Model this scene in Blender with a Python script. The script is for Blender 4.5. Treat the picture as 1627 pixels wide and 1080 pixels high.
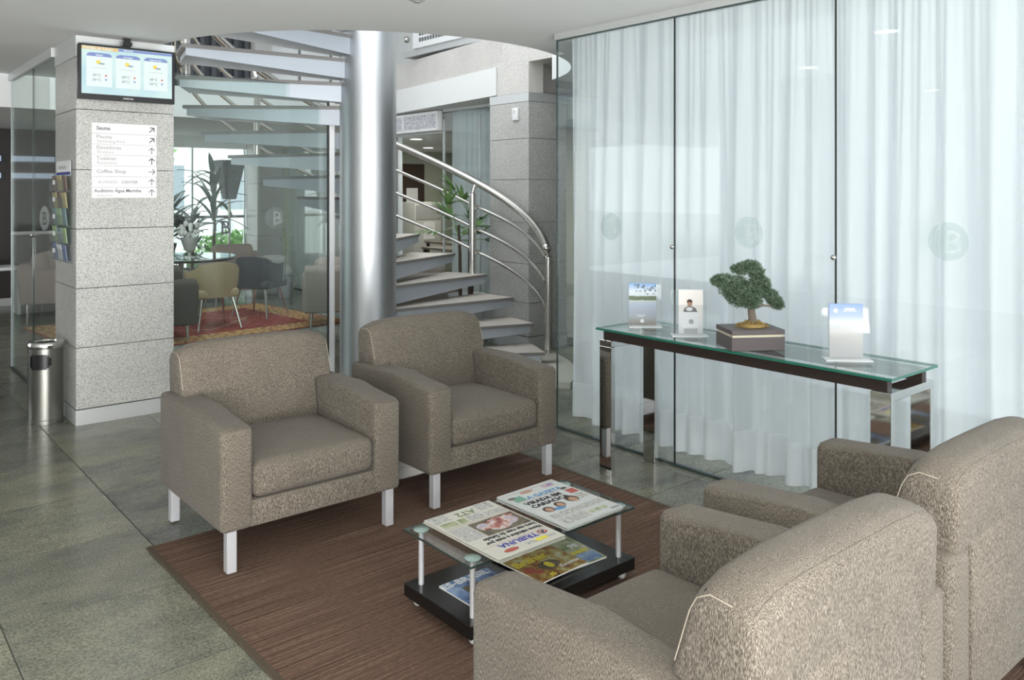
import bpy, bmesh, math, random
from mathutils import Vector, Matrix
random.seed(7)
PI = math.pi
S = bpy.context.scene
COL = S.collection
for o in list(bpy.data.objects):
    bpy.data.objects.remove(o)

# ---------------------------------------------------------------- camera
YAW = math.atan((813.5 + 293) / 1315.0)
cd = bpy.data.cameras.new('camera')
cam = bpy.data.objects.new('camera', cd)
COL.objects.link(cam)
cam.location = (0, 0, 1.55)
cam.rotation_euler = (PI / 2, 0, -YAW)
cd.sensor_width = 36
cd.lens = 1315 / 1627 * 36
cd.shift_y = -(540 - 303) / 1627
cd.clip_start = 0.05
cd.clip_end = 200
S.camera = cam

# ---------------------------------------------------------------- view, sky, big lights
S.view_settings.view_transform = 'Standard'
S.view_settings.look = 'None'
S.view_settings.gamma = 1
S.view_settings.use_curve_mapping = False
S.view_settings.exposure = 0.6
S.cycles.max_bounces = 10
S.cycles.transparent_max_bounces = 24
S.cycles.sample_clamp_indirect = 6
S.cycles.caustics_reflective = False
S.cycles.caustics_refractive = False
S.cycles.use_denoising = True

w = bpy.data.worlds.new('sky')
S.world = w
w.use_nodes = True
bg = w.node_tree.nodes['Background']
bg.inputs['Color'].default_value = (0.93, 0.97, 1.0, 1)
bg.inputs['Strength'].default_value = 1.7


def area(name, loc, rot, sx, sy, power, col=(1, 1, 1)):
    l = bpy.data.lights.new(name, 'AREA')
    l.shape = 'RECTANGLE'
    l.size = sx
    l.size_y = sy
    l.energy = power
    l.color = col
    o = bpy.data.objects.new(name, l)
    COL.objects.link(o)
    o.location = loc
    o.rotation_euler = rot
    return o


# daylight through the street front behind the camera and through the side glazing
area('daylight_street_front', (-0.7, -2.35, 1.35), (PI / 2, 0, 0), 6.2, 2.2, 95, (1.0, 0.99, 0.97))
# added uplight to brighten the ceiling, in place of bounce off the pavement
pb = area('added_ceiling_uplight', (-1.6, -3.4, 0.02), (math.radians(140), 0, math.radians(-8)), 4.6, 1.6, 720, (1.0, 0.98, 0.95))
pb.data.spread = math.radians(125)

# ---------------------------------------------------------------- materials
MATS = {}


def nodes_of(m):
    return m.node_tree.nodes, m.node_tree.links


def mat(name, col, rough=0.5, metal=0.0, spec=0.5, emit=None, es=1.0, sheen=0.0, coat=0.0):
    if name in MATS:
        return MATS[name]
    m = bpy.data.materials.new(name)
    m.use_nodes = True
    b = m.node_tree.nodes['Principled BSDF']
    b.inputs['Base Color'].default_value = (*col, 1)
    b.inputs['Roughness'].default_value = rough
    b.inputs['Metallic'].default_value = metal
    b.inputs['Specular IOR Level'].default_value = spec
    b.inputs['Sheen Weight'].default_value = sheen
    b.inputs['Coat Weight'].default_value = coat
    if emit:
        b.inputs['Emission Color'].default_value = (*emit, 1)
        b.inputs['Emission Strength'].default_value = es
    MATS[name] = m
    return m


def bsdf(m):
    return m.node_tree.nodes['Principled BSDF']


def coords(m, scale=(1, 1, 1), kind='Object', rot=(0, 0, 0)):
    n, l = nodes_of(m)
    t = n.new('ShaderNodeTexCoord')
    mp = n.new('ShaderNodeMapping')
    mp.inputs['Scale'].default_value = scale
    mp.inputs['Rotation'].default_value = rot
    l.new(t.outputs[kind], mp.inputs['Vector'])
    return mp.outputs['Vector']


def noise(m, vec, scale, detail=3, rough=0.6):
    n, l = nodes_of(m)
    t = n.new('ShaderNodeTexNoise')
    t.inputs['Scale'].default_value = scale
    t.inputs['Detail'].default_value = detail
    t.inputs['Roughness'].default_value = rough
    l.new(vec, t.inputs['Vector'])
    return t.outputs['Fac']


def ramp(m, fac, stops):
    n, l = nodes_of(m)
    r = n.new('ShaderNodeValToRGB')
    e = r.color_ramp.elements
    while len(e) < len(stops):
        e.new(0.5)
    for i, (p, c) in enumerate(stops):
        e[i].position = p
        e[i].color = (*c, 1)
    l.new(fac, r.inputs['Fac'])
    return r.outputs['Color']


def mixc(m, fac, a, b, mode='MIX'):
    n, l = nodes_of(m)
    x = n.new('ShaderNodeMix')
    x.data_type = 'RGBA'
    x.blend_type = mode
    for s, v in ((x.inputs[0], fac), (x.inputs[6], a), (x.inputs[7], b)):
        if isinstance(v, bpy.types.NodeSocket):
            l.new(v, s)
        elif isinstance(v, (int, float)):
            s.default_value = v
        else:
            s.default_value = (*v, 1)
    return x.outputs[2]


def bump(m, h, strength=0.3, dist=0.002):
    n, l = nodes_of(m)
    b = n.new('ShaderNodeBump')
    b.inputs['Strength'].default_value = strength
    b.inputs['Distance'].default_value = dist
    l.new(h, b.inputs['Height'])
    l.new(b.outputs['Normal'], bsdf(m).inputs['Normal'])


def setc(m, sock):
    m.node_tree.links.new(sock, bsdf(m).inputs['Base Color'])


def obj_random(m):
    n, l = nodes_of(m)
    return n.new('ShaderNodeObjectInfo').outputs['Random']


def glass_mat(name, tint, reflect_ior=1.5, rough=0.0, haze=0.0):
    m = bpy.data.materials.new(name)
    m.use_nodes = True
    n, l = nodes_of(m)
    n.clear()
    out = n.new('ShaderNodeOutputMaterial')
    tr = n.new('ShaderNodeBsdfTransparent')
    tr.inputs['Color'].default_value = (*tint, 1)
    gl = n.new('ShaderNodeBsdfGlossy')
    gl.inputs['Roughness'].default_value = rough
    gl.inputs['Color'].default_value = (0.95, 1, 0.98, 1)
    fr = n.new('ShaderNodeFresnel')
    geo = n.new('ShaderNodeNewGeometry')      # a thin pane reflects alike on both faces
    mr = n.new('ShaderNodeMapRange')
    mr.inputs['To Min'].default_value = reflect_ior
    mr.inputs['To Max'].default_value = 1 / reflect_ior
    l.new(geo.outputs['Backfacing'], mr.inputs['Value'])
    l.new(mr.outputs['Result'], fr.inputs['IOR'])
    mx = n.new('ShaderNodeMixShader')
    l.new(fr.outputs['Fac'], mx.inputs['Fac'])
    l.new(tr.outputs['BSDF'], mx.inputs[1])
    l.new(gl.outputs['BSDF'], mx.inputs[2])
    last = mx.outputs['Shader']
    if haze:
        df = n.new('ShaderNodeBsdfDiffuse')
        df.inputs['Color'].default_value = (0.75, 0.82, 0.8, 1)
        m2 = n.new('ShaderNodeMixShader')
        m2.inputs['Fac'].default_value = haze
        l.new(last, m2.inputs[1])
        l.new(df.outputs['BSDF'], m2.inputs[2])
        last = m2.outputs['Shader']
    l.new(last, out.inputs['Surface'])
    return m


def granite(name, dark, mid, light, rough=0.45, sc=1.0, coat=0.0):
    m = mat(name, mid, rough, coat=coat)
    v = coords(m)
    f = noise(m, v, 180 * sc, 2, 0.7)
    c = ramp(m, f, [(0.36, dark), (0.45, mid), (0.55, light), (0.7, light)])
    g = noise(m, v, 3, 2)
    c2 = mixc(m, g, (0.84, 0.84, 0.84), (1.08, 1.08, 1.06))
    setc(m, mixc(m, 1.0, c, c2, 'MULTIPLY'))
    return m


GRANITE = granite('grey_granite', (0.22, 0.22, 0.21), (0.46, 0.46, 0.445), (0.62, 0.62, 0.6), 0.35)
GRANITE_PALE = granite('pale_granite', (0.38, 0.37, 0.36), (0.62, 0.6, 0.58), (0.75, 0.73, 0.7), 0.4)


def floor_mat():
    m = mat('floor_granite', (0.2, 0.2, 0.16), 0.16, spec=0.3)
    n, l = nodes_of(m)
    t = n.new('ShaderNodeTexCoord')
    rnd = obj_random(m)
    off = n.new('ShaderNodeVectorMath')
    off.operation = 'ADD'
    cmb = n.new('ShaderNodeCombineXYZ')
    mu = n.new('ShaderNodeMath')
    mu.operation = 'MULTIPLY'
    mu.inputs[1].default_value = 37
    l.new(rnd, mu.inputs[0])
    l.new(mu.outputs[0], cmb.inputs['X'])
    l.new(mu.outputs[0], cmb.inputs['Z'])
    l.new(t.outputs['Object'], off.inputs[0])
    l.new(cmb.outputs[0], off.inputs[1])
    v = off.outputs[0]
    mp = n.new('ShaderNodeMapping')
    mp.inputs['Rotation'].default_value = (0, 0, 0.5)
    mp.inputs['Scale'].default_value = (1.5, 2.9, 1)
    l.new(v, mp.inputs['Vector'])
    big = noise(m, mp.outputs['Vector'], 1.3, 5, 0.66)
    fine = noise(m, v, 130, 2, 0.7)
    c = ramp(m, big, [(0.30, (0.10, 0.105, 0.10)), (0.44, (0.175, 0.177, 0.145)), (0.58, (0.23, 0.228, 0.18)), (0.75, (0.27, 0.26, 0.2))])
    g = ramp(m, fine, [(0.36, (0.6, 0.6, 0.6)), (0.62, (1.28, 1.28, 1.25))])
    c = mixc(m, 1.0, c, g, 'MULTIPLY')
    spots = noise(m, v, 9, 4, 0.75)
    s = ramp(m, spots, [(0.68, (1, 1, 1)), (0.76, (0.35, 0.34, 0.3))])
    c = mixc(m, 0.8, c, s, 'MULTIPLY')
    tone = ramp(m, rnd, [(0, (0.88, 0.88, 0.9)), (1, (1.1, 1.1, 1.05))])
    setc(m, mixc(m, 1.0, c, tone, 'MULTIPLY'))
    r2 = ramp(m, fine, [(0.3, (0.15, 0.15, 0.15)), (0.7, (0.26, 0.26, 0.26))])
    l.new(r2, bsdf(m).inputs['Roughness'])
    return m


FLOOR = floor_mat()
GROUT = mat('dark_grout', (0.1, 0.1, 0.085), 0.8)


def fabric_mat():
    m = mat('boucle_fabric', (0.25, 0.2, 0.16), 0.75, spec=0.2, sheen=0.1)
    v = coords(m, (700, 700, 130))
    f = noise(m, v, 1.0, 2, 0.55)
    c = ramp(m, f, [(0.32, (0.045, 0.038, 0.029)), (0.44, (0.098, 0.083, 0.065)), (0.54, (0.165, 0.142, 0.114)), (0.68, (0.34, 0.302, 0.252))])
    g = noise(m, coords(m), 6, 2)
    c2 = ramp(m, g, [(0.3, (0.92, 0.92, 0.92)), (0.7, (1.06, 1.06, 1.06))])
    setc(m, mixc(m, 1.0, c, c2, 'MULTIPLY'))
    bump(m, f, 0.6, 0.002)
    return m


FABRIC = fabric_mat()
PIPING = mat('seam_thread', (0.42, 0.37, 0.3), 0.8)


def rug_mat():
    m = mat('brown_sisal', (0.2, 0.11, 0.08), 0.9, spec=0.15)
    v = coords(m, (1.6, 250, 1))
    f = noise(m, v, 1.0, 3, 0.65)
    v2 = coords(m, (45, 130, 1))
    f2 = noise(m, v2, 1.0, 2)
    c = ramp(m, f, [(0.33, (0.055, 0.034, 0.025)), (0.5, (0.130, 0.079, 0.056)), (0.64, (0.225, 0.148, 0.11)), (0.76, (0.34, 0.255, 0.20))])
    c = mixc(m, 0.45, c, ramp(m, f2, [(0.35, (0.5, 0.5, 0.5)), (0.65, (1.3, 1.3, 1.3))]), 'MULTIPLY')
    setc(m, c)
    bump(m, f, 0.6, 0.003)
    return m


RUG = rug_mat()
RUG_EDGE = mat('rug_binding', (0.075, 0.055, 0.035), 0.85)

STEEL = mat('brushed_steel', (0.60, 0.585, 0.55), 0.27, 1.0)
CHROME = mat('polished_steel', (0.68, 0.68, 0.66), 0.05, 1.0)
ALU = mat('satin_aluminium', (0.80, 0.81, 0.85), 0.38, 0.6)
COLSTEEL = mat('clad_steel', (0.55, 0.57, 0.59), 0.4, 1.0)
BINSTEEL = mat('bin_steel', (0.31, 0.31, 0.285), 0.32, 1.0)
TREADBOX = mat('grey_painted_steel', (0.43, 0.47, 0.52), 0.35, 0.25)
TREADTOP = granite('tread_stone', (0.4, 0.37, 0.33), (0.66, 0.61, 0.55), (0.76, 0.71, 0.65), 0.5, 1.4)
TREADEDGE = mat('tread_edge', (0.2, 0.195, 0.19), 0.5)
PLINTHSTONE = mat('beige_stone', (0.7, 0.66, 0.58), 0.5)
BAND = mat('zinc_band', (0.66, 0.68, 0.68), 0.42, 0.55)
WHITE = mat('white_plaster', (0.80, 0.82, 0.81), 0.85, spec=0.2)
CEIL = mat('ceiling_paint', (0.88, 0.89, 0.88), 0.9, spec=0.15)
WHITEG = mat('white_gloss', (0.85, 0.87, 0.88), 0.35)
BLACK = mat('black_plastic', (0.018, 0.018, 0.02), 0.28)
DARKWOOD = mat('dark_wenge', (0.028, 0.018, 0.015), 0.35)
DARKWALL = mat('dark_wood_wall', (0.045, 0.036, 0.032), 0.4)
DARKVOID = mat('dark_slat', (0.07, 0.075, 0.085), 0.5)
BLACKLAC = mat('black_lacquer', (0.009, 0.008, 0.0075), 0.2, spec=0.35)
GLASS = glass_mat('clear_glass', (0.975, 0.99, 0.99), 1.42)
GLASSG = glass_mat('lounge_glass', (0.93, 0.965, 0.955), 1.33, haze=0.02)
GLASST = glass_mat('table_glass', (0.96, 0.975, 0.97), 1.5)
GLASSEDGE = mat('green_glass_edge', (0.02, 0.16, 0.11), 0.12, coat=0.6)
GLASSEDGED = mat('dark_glass_edge', (0.03, 0.055, 0.05), 0.15, coat=0.6)
ACRYL = glass_mat('acrylic', (0.97, 0.975, 0.98), 1.15, haze=0.04)
FROST = glass_mat('etched_glass', (0.82, 0.865, 0.865), 1.2, 0.3, haze=0.10)
FROST2 = glass_mat('etched_letter', (1.0, 1.0, 1.0), 1.1, 0.3, haze=0.14)
TREND = mat('rubber_black', (0.03, 0.03, 0.03), 0.6)
CASTER = mat('caster_grey', (0.45, 0.47, 0.46), 0.4)


def curtain_mat(name, col, through, see):
    m = bpy.data.materials.new(name)
    m.use_nodes = True
    n, l = nodes_of(m)
    n.clear()
    out = n.new('ShaderNodeOutputMaterial')
    d = n.new('ShaderNodeBsdfDiffuse')
    d.inputs['Color'].default_value = (*col, 1)
    t = n.new('ShaderNodeBsdfTranslucent')
    t.inputs['Color'].default_value = (*col, 1)
    p = n.new('ShaderNodeBsdfTransparent')
    a = n.new('ShaderNodeMixShader')
    a.inputs['Fac'].default_value = through
    b = n.new('ShaderNodeMixShader')
    b.inputs['Fac'].default_value = see
    l.new(d.outputs[0], a.inputs[1])
    l.new(t.outputs[0], a.inputs[2])
    l.new(a.outputs[0], b.inputs[1])
    l.new(p.outputs[0], b.inputs[2])
    l.new(b.outputs[0], out.inputs['Surface'])
    return m


SHEER = curtain_mat('white_sheer', (0.92, 0.945, 0.96), 0.55, 0.16)
SHEERHEM = curtain_mat('white_hem', (0.95, 0.96, 0.97), 0.45, 0.02)
SHEERG = curtain_mat('grey_sheer', (0.74, 0.81, 0.83), 0.4, 0.1)


# ---------------------------------------------------------------- mesh helpers
def finish(name, bm, m, parent=None, smooth=False, angle=0.6):
    me = bpy.data.meshes.new(name)
    bmesh.ops.recalc_face_normals(bm, faces=bm.faces)
    if smooth:
        for f in bm.faces:
            f.smooth = True
        for e in bm.edges:
            if len(e.link_faces) == 2 and e.calc_face_angle(0) > angle:
                e.smooth = False
    bm.to_mesh(me)
    bm.free()
    if isinstance(m, (list, tuple)):
        for x in m:
            me.materials.append(x)
    else:
        me.materials.append(m)
    o = bpy.data.objects.new(name, me)
    COL.objects.link(o)
    if parent:
        o.parent = parent
    return o


def tag(o, label=None, cat=None, group=None, kind=None):
    if label:
        o['label'] = label
    if cat:
        o['category'] = cat
    if group:
        o['group'] = group
    if kind:
        o['kind'] = kind
    return o


def thing(name, label, cat, loc=(0, 0, 0), rz=0, group=None):
    o = bpy.data.objects.new(name, None)
    o.empty_display_size = 0.1
    COL.objects.link(o)
    o.location = loc
    o.rotation_euler = (0, 0, rz)
    return tag(o, label, cat, group)


def struct(name, bm, m, parent=None, smooth=False):
    o = finish(name, bm, m, parent, smooth)
    if not parent:
        o['kind'] = 'structure'
    return o


def struct_root(name, loc=(0, 0, 0)):
    o = bpy.data.objects.new(name, None)
    COL.objects.link(o)
    o.location = loc
    o['kind'] = 'structure'
    return o


def NB():
    return bmesh.new()


def box(bm, x0, x1, y0, y1, z0, z1, bev=0, seg=2, mi=0):
    vs = [bm.verts.new(p) for p in ((x0, y0, z0), (x1, y0, z0), (x1, y1, z0), (x0, y1, z0), (x0, y0, z1), (x1, y0, z1), (x1, y1, z1), (x0, y1, z1))]
    fs = [bm.faces.new([vs[i] for i in q]) for q in ((0, 3, 2, 1), (4, 5, 6, 7), (0, 1, 5, 4), (1, 2, 6, 5), (2, 3, 7, 6), (3, 0, 4, 7))]
    for f in fs:
        f.material_index = mi
    if bev:
        es = list({e for f in fs for e in f.edges})
        bmesh.ops.bevel(bm, geom=es, offset=bev, segments=seg, affect='EDGES', profile=0.5)
    return vs


def prism(bm, pts, axis, a, b, bev=0, seg=2):
    """pts: polygon in the two remaining axes, extruded along axis from a to b"""
    def P(p, t):
        if axis == 'x':
            return (t, p[0], p[1])
        if axis == 'y':
            return (p[0], t, p[1])
        return (p[0], p[1], t)
    v0 = [bm.verts.new(P(p, a)) for p in pts]
    v1 = [bm.verts.new(P(p, b)) for p in pts]
    fs = [bm.faces.new(v0[::-1]), bm.faces.new(v1)]
    n = len(pts)
    for i in range(n):
        fs.append(bm.faces.new((v0[i], v0[(i + 1) % n], v1[(i + 1) % n], v1[i])))
    if bev:
        es = list({e for f in fs for e in f.edges})
        bmesh.ops.bevel(bm, geom=es, offset=bev, segments=seg, affect='EDGES', profile=0.5)
    return fs


def cuts(bm, axis, vals):
    no = {'x': (1, 0, 0), 'y': (0, 1, 0), 'z': (0, 0, 1)}[axis]
    for v in vals:
        bmesh.ops.bisect_plane(bm, geom=bm.verts[:] + bm.edges[:] + bm.faces[:], dist=1e-5, plane_co=[c * v for c in no], plane_no=no)


def lathe(bm, prof, c=(0, 0, 0), n=32, mi=0):
    rings = []
    for r, z in prof:
        if r < 1e-5:
            rings.append([bm.verts.new((c[0], c[1], c[2] + z))])
        else:
            rings.append([bm.verts.new((c[0] + r * math.cos(2 * PI * i / n), c[1] + r * math.sin(2 * PI * i / n), c[2] + z)) for i in range(n)])
    for a, b in zip(rings, rings[1:]):
        for i in range(n):
            j = (i + 1) % n
            if len(a) == 1 and len(b) == 1:
                continue
            if len(a) == 1:
                f = bm.faces.new((a[0], b[i], b[j]))
            elif len(b) == 1:
                f = bm.faces.new((a[i], a[j], b[0]))
            else:
                f = bm.faces.new((a[i], a[j], b[j], b[i]))
            f.material_index = mi


def tube(bm, pts, r, n=10, cap=True, mi=0):
    pts = [Vector(p) for p in pts]
    rad = r if isinstance(r, (list, tuple)) else [r] * len(pts)
    rings = []
    up = None
    for i, p in enumerate(pts):
        d = (pts[min(i + 1, len(pts) - 1)] - pts[max(i - 1, 0)]).normalized()
        if up is None:
            up = Vector((0, 0, 1)) if abs(d.z) < 0.9 else Vector((1, 0, 0))
        a = d.cross(up).normalized()
        up = a.cross(d).normalized()
        rings.append([bm.verts.new(p + rad[i] * (a * math.cos(2 * PI * k / n) + up * math.sin(2 * PI * k / n))) for k in range(n)])
    for A, B in zip(rings, rings[1:]):
        for k in range(n):
            f = bm.faces.new((A[k], A[(k + 1) % n], B[(k + 1) % n], B[k]))
            f.material_index = mi
    if cap:
        bm.faces.new(rings[0][::-1]).material_index = mi
        bm.faces.new(rings[-1]).material_index = mi


def sphere(bm, c, r, u=14, v=9, sc=(1, 1, 1)):
    M = Matrix.Translation(c) @ Matrix.Diagonal((*[r * s for s in sc], 1))
    return bmesh.ops.create_uvsphere(bm, u_segments=u, v_segments=v, radius=1, matrix=M)['verts']


def xf(verts, M):
    for v in verts:
        v.co = M @ v.co


def one(name, m, parent, fn, smooth=False, **k):
    bm = NB()
    fn(bm)
    return finish(name, bm, m, parent, smooth, **k)


def B(name, m, parent, x0, x1, y0, y1, z0, z1, bev=0, seg=2):
    bm = NB()
    box(bm, x0, x1, y0, y1, z0, z1, bev, seg)
    return finish(name, bm, m, parent, bev > 0)


def SB(name, m, x0, x1, y0, y1, z0, z1, parent=None):
    bm = NB()
    box(bm, x0, x1, y0, y1, z0, z1)
    return struct(name, bm, m, parent)


def quad(bm, pts, mi=0):
    f = bm.faces.new([bm.verts.new(p) for p in pts])
    f.material_index = mi


def text(name, s, size, m, parent, M, align='LEFT', bold=0.0, sx=1.0):
    cu = bpy.data.curves.new(name, 'FONT')
    cu.body = s
    cu.size = size
    cu.align_x = align
    cu.offset = bold
    cu.resolution_u = 2
    cu.extrude = 0.0004
    t = bpy.data.objects.new(name, cu)
    me = bpy.data.meshes.new_from_object(t)
    bpy.data.objects.remove(t)
    bpy.data.curves.remove(cu)
    me.transform(M @ Matrix.Diagonal((sx, 1, 1, 1)))
    me.materials.clear()
    me.materials.append(m)
    o = bpy.data.objects.new(name, me)
    COL.objects.link(o)
    o.parent = parent
    return o


def flat(x, y, z, rz=0):
    return Matrix.Translation((x, y, z)) @ Matrix.Rotation(rz, 4, 'Z')


def upright(x, y, z, rz=0):
    """text facing -Y (rz 0)"""
    return Matrix.Translation((x, y, z)) @ Matrix.Rotation(rz, 4, 'Z') @ Matrix.Rotation(PI / 2, 4, 'X')


def copy_tree(o, parent=None):
    c = o.copy()
    COL.objects.link(c)
    c.parent = parent
    for ch in list(o.children):
        copy_tree(ch, c)
    return c


ZC = 2.575   # ceiling height
CX, CY = 3.57, 6.13   # centre of the spiral stair

# ================================================================= STRUCTURE
# ---- floor: tiles on a screed
fl = SB('floor', GROUT, -4.2, 10.2, -2.6, 13.2, -0.12, -0.0035)
bm = NB()
TP = 0.625
box(bm, 0.0022, TP - 0.0022, 0.0022, TP - 0.0022, -0.0034, 0.0, 0.0012, 1)
me_tile = None
X0, Y0 = 1.13 - 4 * TP, 2.765 - 4 * TP
proto = finish('tile', bm, FLOOR, fl)
first = True
for i in range(0, 12):
    for j in range(0, 21):
        x, y = X0 + i * TP, Y0 + j * TP
        # only the tiles inside the camera's reach
        d = (x + .3) * math.sin(YAW) + (y + .3) * math.cos(YAW)
        u = ((x + .3) * math.cos(YAW) - (y + .3) * math.sin(YAW))
        if d < 0.7 or abs(u) > 0.66 * d + 0.55 or x > 5.6:
            continue
        if 'tile' and first:
            t = proto
            first = False
        else:
            t = proto.copy()
            COL.objects.link(t)
        t.location = (x, y, 0)
SB('floor_side_room', FLOOR, 5.75, 10.2, 4.0, 13.2, -0.003, 0.0)

# ---- ceiling with the round stair void
bm = NB()
arc = []
for k in range(0, 41):
    a = math.radians(-18 - (180 - 18) * k / 40)
    arc.append((CX + 1.71 * math.cos(a), CY + 1.71 * math.sin(a)))
poly = [(-4.2, -2.6), (3.98, -2.6), (3.98, 4.0), (6.2, 4.0), (6.2, arc[0][1])] + arc + [(1.88, 6.64), (1.93, 6.66), (1.93, 8.415), (-4.2, 8.415)]
prism(bm, poly, 'z', ZC, ZC + 0.3)
struct('ceiling', bm, CEIL)
SB('ceiling_lounge', WHITE, -4.2, 5.9, 9.62, 13.2, 2.39, 2.74)
SB('trim_1', WHITEG, -4.2, 1.62, 8.42, 8.75, 2.285, 2.575)          # white bulkhead at far left
SB('ceiling_lounge_side', WHITE, -4.2, 1.2, 8.75, 9.62, 2.45, 2.6)
# ---- far side rooms
SB('wall_back', DARKWALL, -4.2, 2.62, 12.95, 13.1, 0, 2.4)
SB('wall_left', WHITE, -4.3, -4.2, -2.6, 8.4, 0, 2.9)
SB('wall_back_header', WHITE, 2.62, 5.75, 12.95, 13.1, 2.22, 2.45)
SB('trim_2', BAND, 2.62, 5.3, 12.93, 13.02, 0, 0.06)
SB('baseboard_back', BAND, -4.2, 2.6, 12.93, 12.95, 0, 0.1)


def granite_column(name, x0, x1, y0, y1, joints, top, band, skirt):
    r = struct_root(name)
    g = 0.004
    B('core', GROUT, r, x0 + .03, x1 - .03, y0 + .03, y1 - .03, 0, top)
    zs = [skirt] + joints + [band[0]]
    for a, b in zip(zs, zs[1:]):
        for nm, bx in (('front', (x0, x1, y0, y0 + .03)), ('left', (x0, x0 + .03, y0 + .0305, y1)), ('right', (x1 - .03, x1, y0 + .0305, y1)), ('rear', (x0 + .031, x1 - .031, y1 - .03, y1))):
            B('granite_panel', GRANITE, r, bx[0], bx[1], bx[2], bx[3], a + g / 2, b - g / 2, 0.0012, 1)
    B('metal_band', BAND, r, x0 - .004, x1 + .004, y0 - .004, y1, band[0], band[1])
    B('skirting', BAND, r, x0 - .004, x1 + .004, y0 - .004, y1, 0, skirt - .004)
    return r


granite_column('column', 1.314, 1.94, 6.024, 6.64, [0.51, 0.903, 1.297, 1.69, 2.09], ZC, (2.437, ZC), 0.104)
granite_column('column', 5.276, 5.78, 6.02, 6.62, [0.46, 0.84, 1.24, 1.66, 2.06], 2.5, (2.42, 2.505), 0.135)
r = struct_root('column')
B('granite_panel', GRANITE_PALE, r, 5.276, 5.47, 6.021, 6.5, 2.506, 2.84, 0.002, 1)
granite_column('column', 5.3, 5.72, 12.5, 12.95, [0.46, 0.84, 1.24, 1.66, 2.06], 2.39, (2.34, 2.39), 0.12)

# granite beam and white soffit over the curtained side wall (slightly skewed like the facade)
bm = NB()
beam = [(5.28, 4.3), (5.28, 6.43), (5.575, 8.95), (5.8, 9.6), (6.3, 9.6), (6.3, 4.3)]
prism(bm, beam, 'z', 2.80, 3.12)
struct('beam', bm, GRANITE_PALE)
bm = NB()
prism(bm, [(5.272, 6.52), (5.56, 8.95), (5.78, 9.6), (6.3, 9.6), (6.3, 6.52)], 'z', 2.515, 2.799)
struct('beam', bm, WHITE)
SB('ceiling_added_shade', WHITE, 1.0, 6.4, 8.0, 13.1, 4.61, 4.8)  # added roof, out of view, dims the sky on the left treads
SB('ceiling_added_shade_side', WHITE, 4.95, 6.4, 3.5, 7.995, 4.61, 4.8)  # added roof piece, out of view, shades the pocket wall by the pillar
SB('wall_upper_right', WHITE, 6.3, 6.4, 3.5, 13, 2.5, 4.6)
SB('wall_right_pocket', mat('beige_plaster', (.6, .585, .56), .85), 5.47, 6.3, 6.2, 6.5, 2.5, 2.799)
# upper storey seen through the void
r = struct_root('wall_upper_back')
B('panel', DARKVOID, r, 2.2, 4.25, 10.3, 10.4, 2.74, 4.6)
for k in range(14):
    x = 2.35 + k * 0.14
    B('slat', DARKVOID, r, x, x + 0.05, 10.22, 10.299, 2.74, 4.6)
r = struct_root('column')
for a, b in ((2.74, 3.1), (3.1, 3.5), (3.5, 4.6)):
    B('granite_panel', GRANITE, r, 4.255, 4.47, 10.1, 10.4, a + .002, b - .002, .0015, 1)
r = struct_root('wall_upper_panels')
for k in range(3):
    x = 4.49 + k * 0.46
    B('panel', WHITEG, r, x, x + 0.42, 10.25, 10.27, 2.76, 4.6, .002, 1)
    for z in (2.86, 3.15):
        one('bolt', STEEL, r, lambda bm: xf([v for v in bmesh.ops.create_cone(bm, cap_ends=True, segments=12, radius1=.02, radius2=.016, depth=.02)['verts']], Matrix.Translation((x + .04, 10.24, z)) @ Matrix.Rotation(PI / 2, 4, 'X')))
B('frame', BAND, r, 4.48, 6.3, 10.3, 10.4, 2.74, 4.6)

# ---- side wall (curtained glazing) and side room
ZS = 2.5
r = struct_root('window_2')
bm = NB(); box(bm, 5.7, 5.708, 6.64, 8.02, 0.02, ZS); finish('glass_panel', bm, GLASS, r)
bm = NB(); box(bm, 5.7, 5.708, 9.08, 10.7, 0.02, ZS - .1); finish('glass_panel', bm, GLASS, r)
bm = NB(); box(bm, 5.7, 5.708, 10.705, 12.5, 0.02, ZS - .1); finish('glass_panel', bm, GLASS, r)
for y in (6.64, 7.33, 8.03, 9.07, 10.7):
    B('frame', BAND, r, 5.69, 5.715, y - .006, y + .006, 0, ZS - .1)
B('frame', BAND, r, 5.68, 5.72, 6.64, 8.02, ZS - .02, ZS + .015)
B('frame', BAND, r, 5.69, 5.72, 8.03, 9.07, 2.235, 2.26)
SB('wall_side_room_back', mat('greenish_wall', (0.55, 0.58, 0.5), 0.8), 9.6, 9.7, 4, 13.2, 0, 2.6)
SB('wall_side_room_left', mat('greenish_wall2', (0.42, 0.45, 0.38), 0.8), 5.8, 9.7, 13.1, 13.2, 0, 2.6)
SB('wall_side_room_right', WHITE, 5.8, 9.7, 4.0, 4.1, 0, 2.6)
SB('ceiling_side_room', WHITE, 5.9, 9.7, 4.0, 13.2, 2.28, 2.5)


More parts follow.
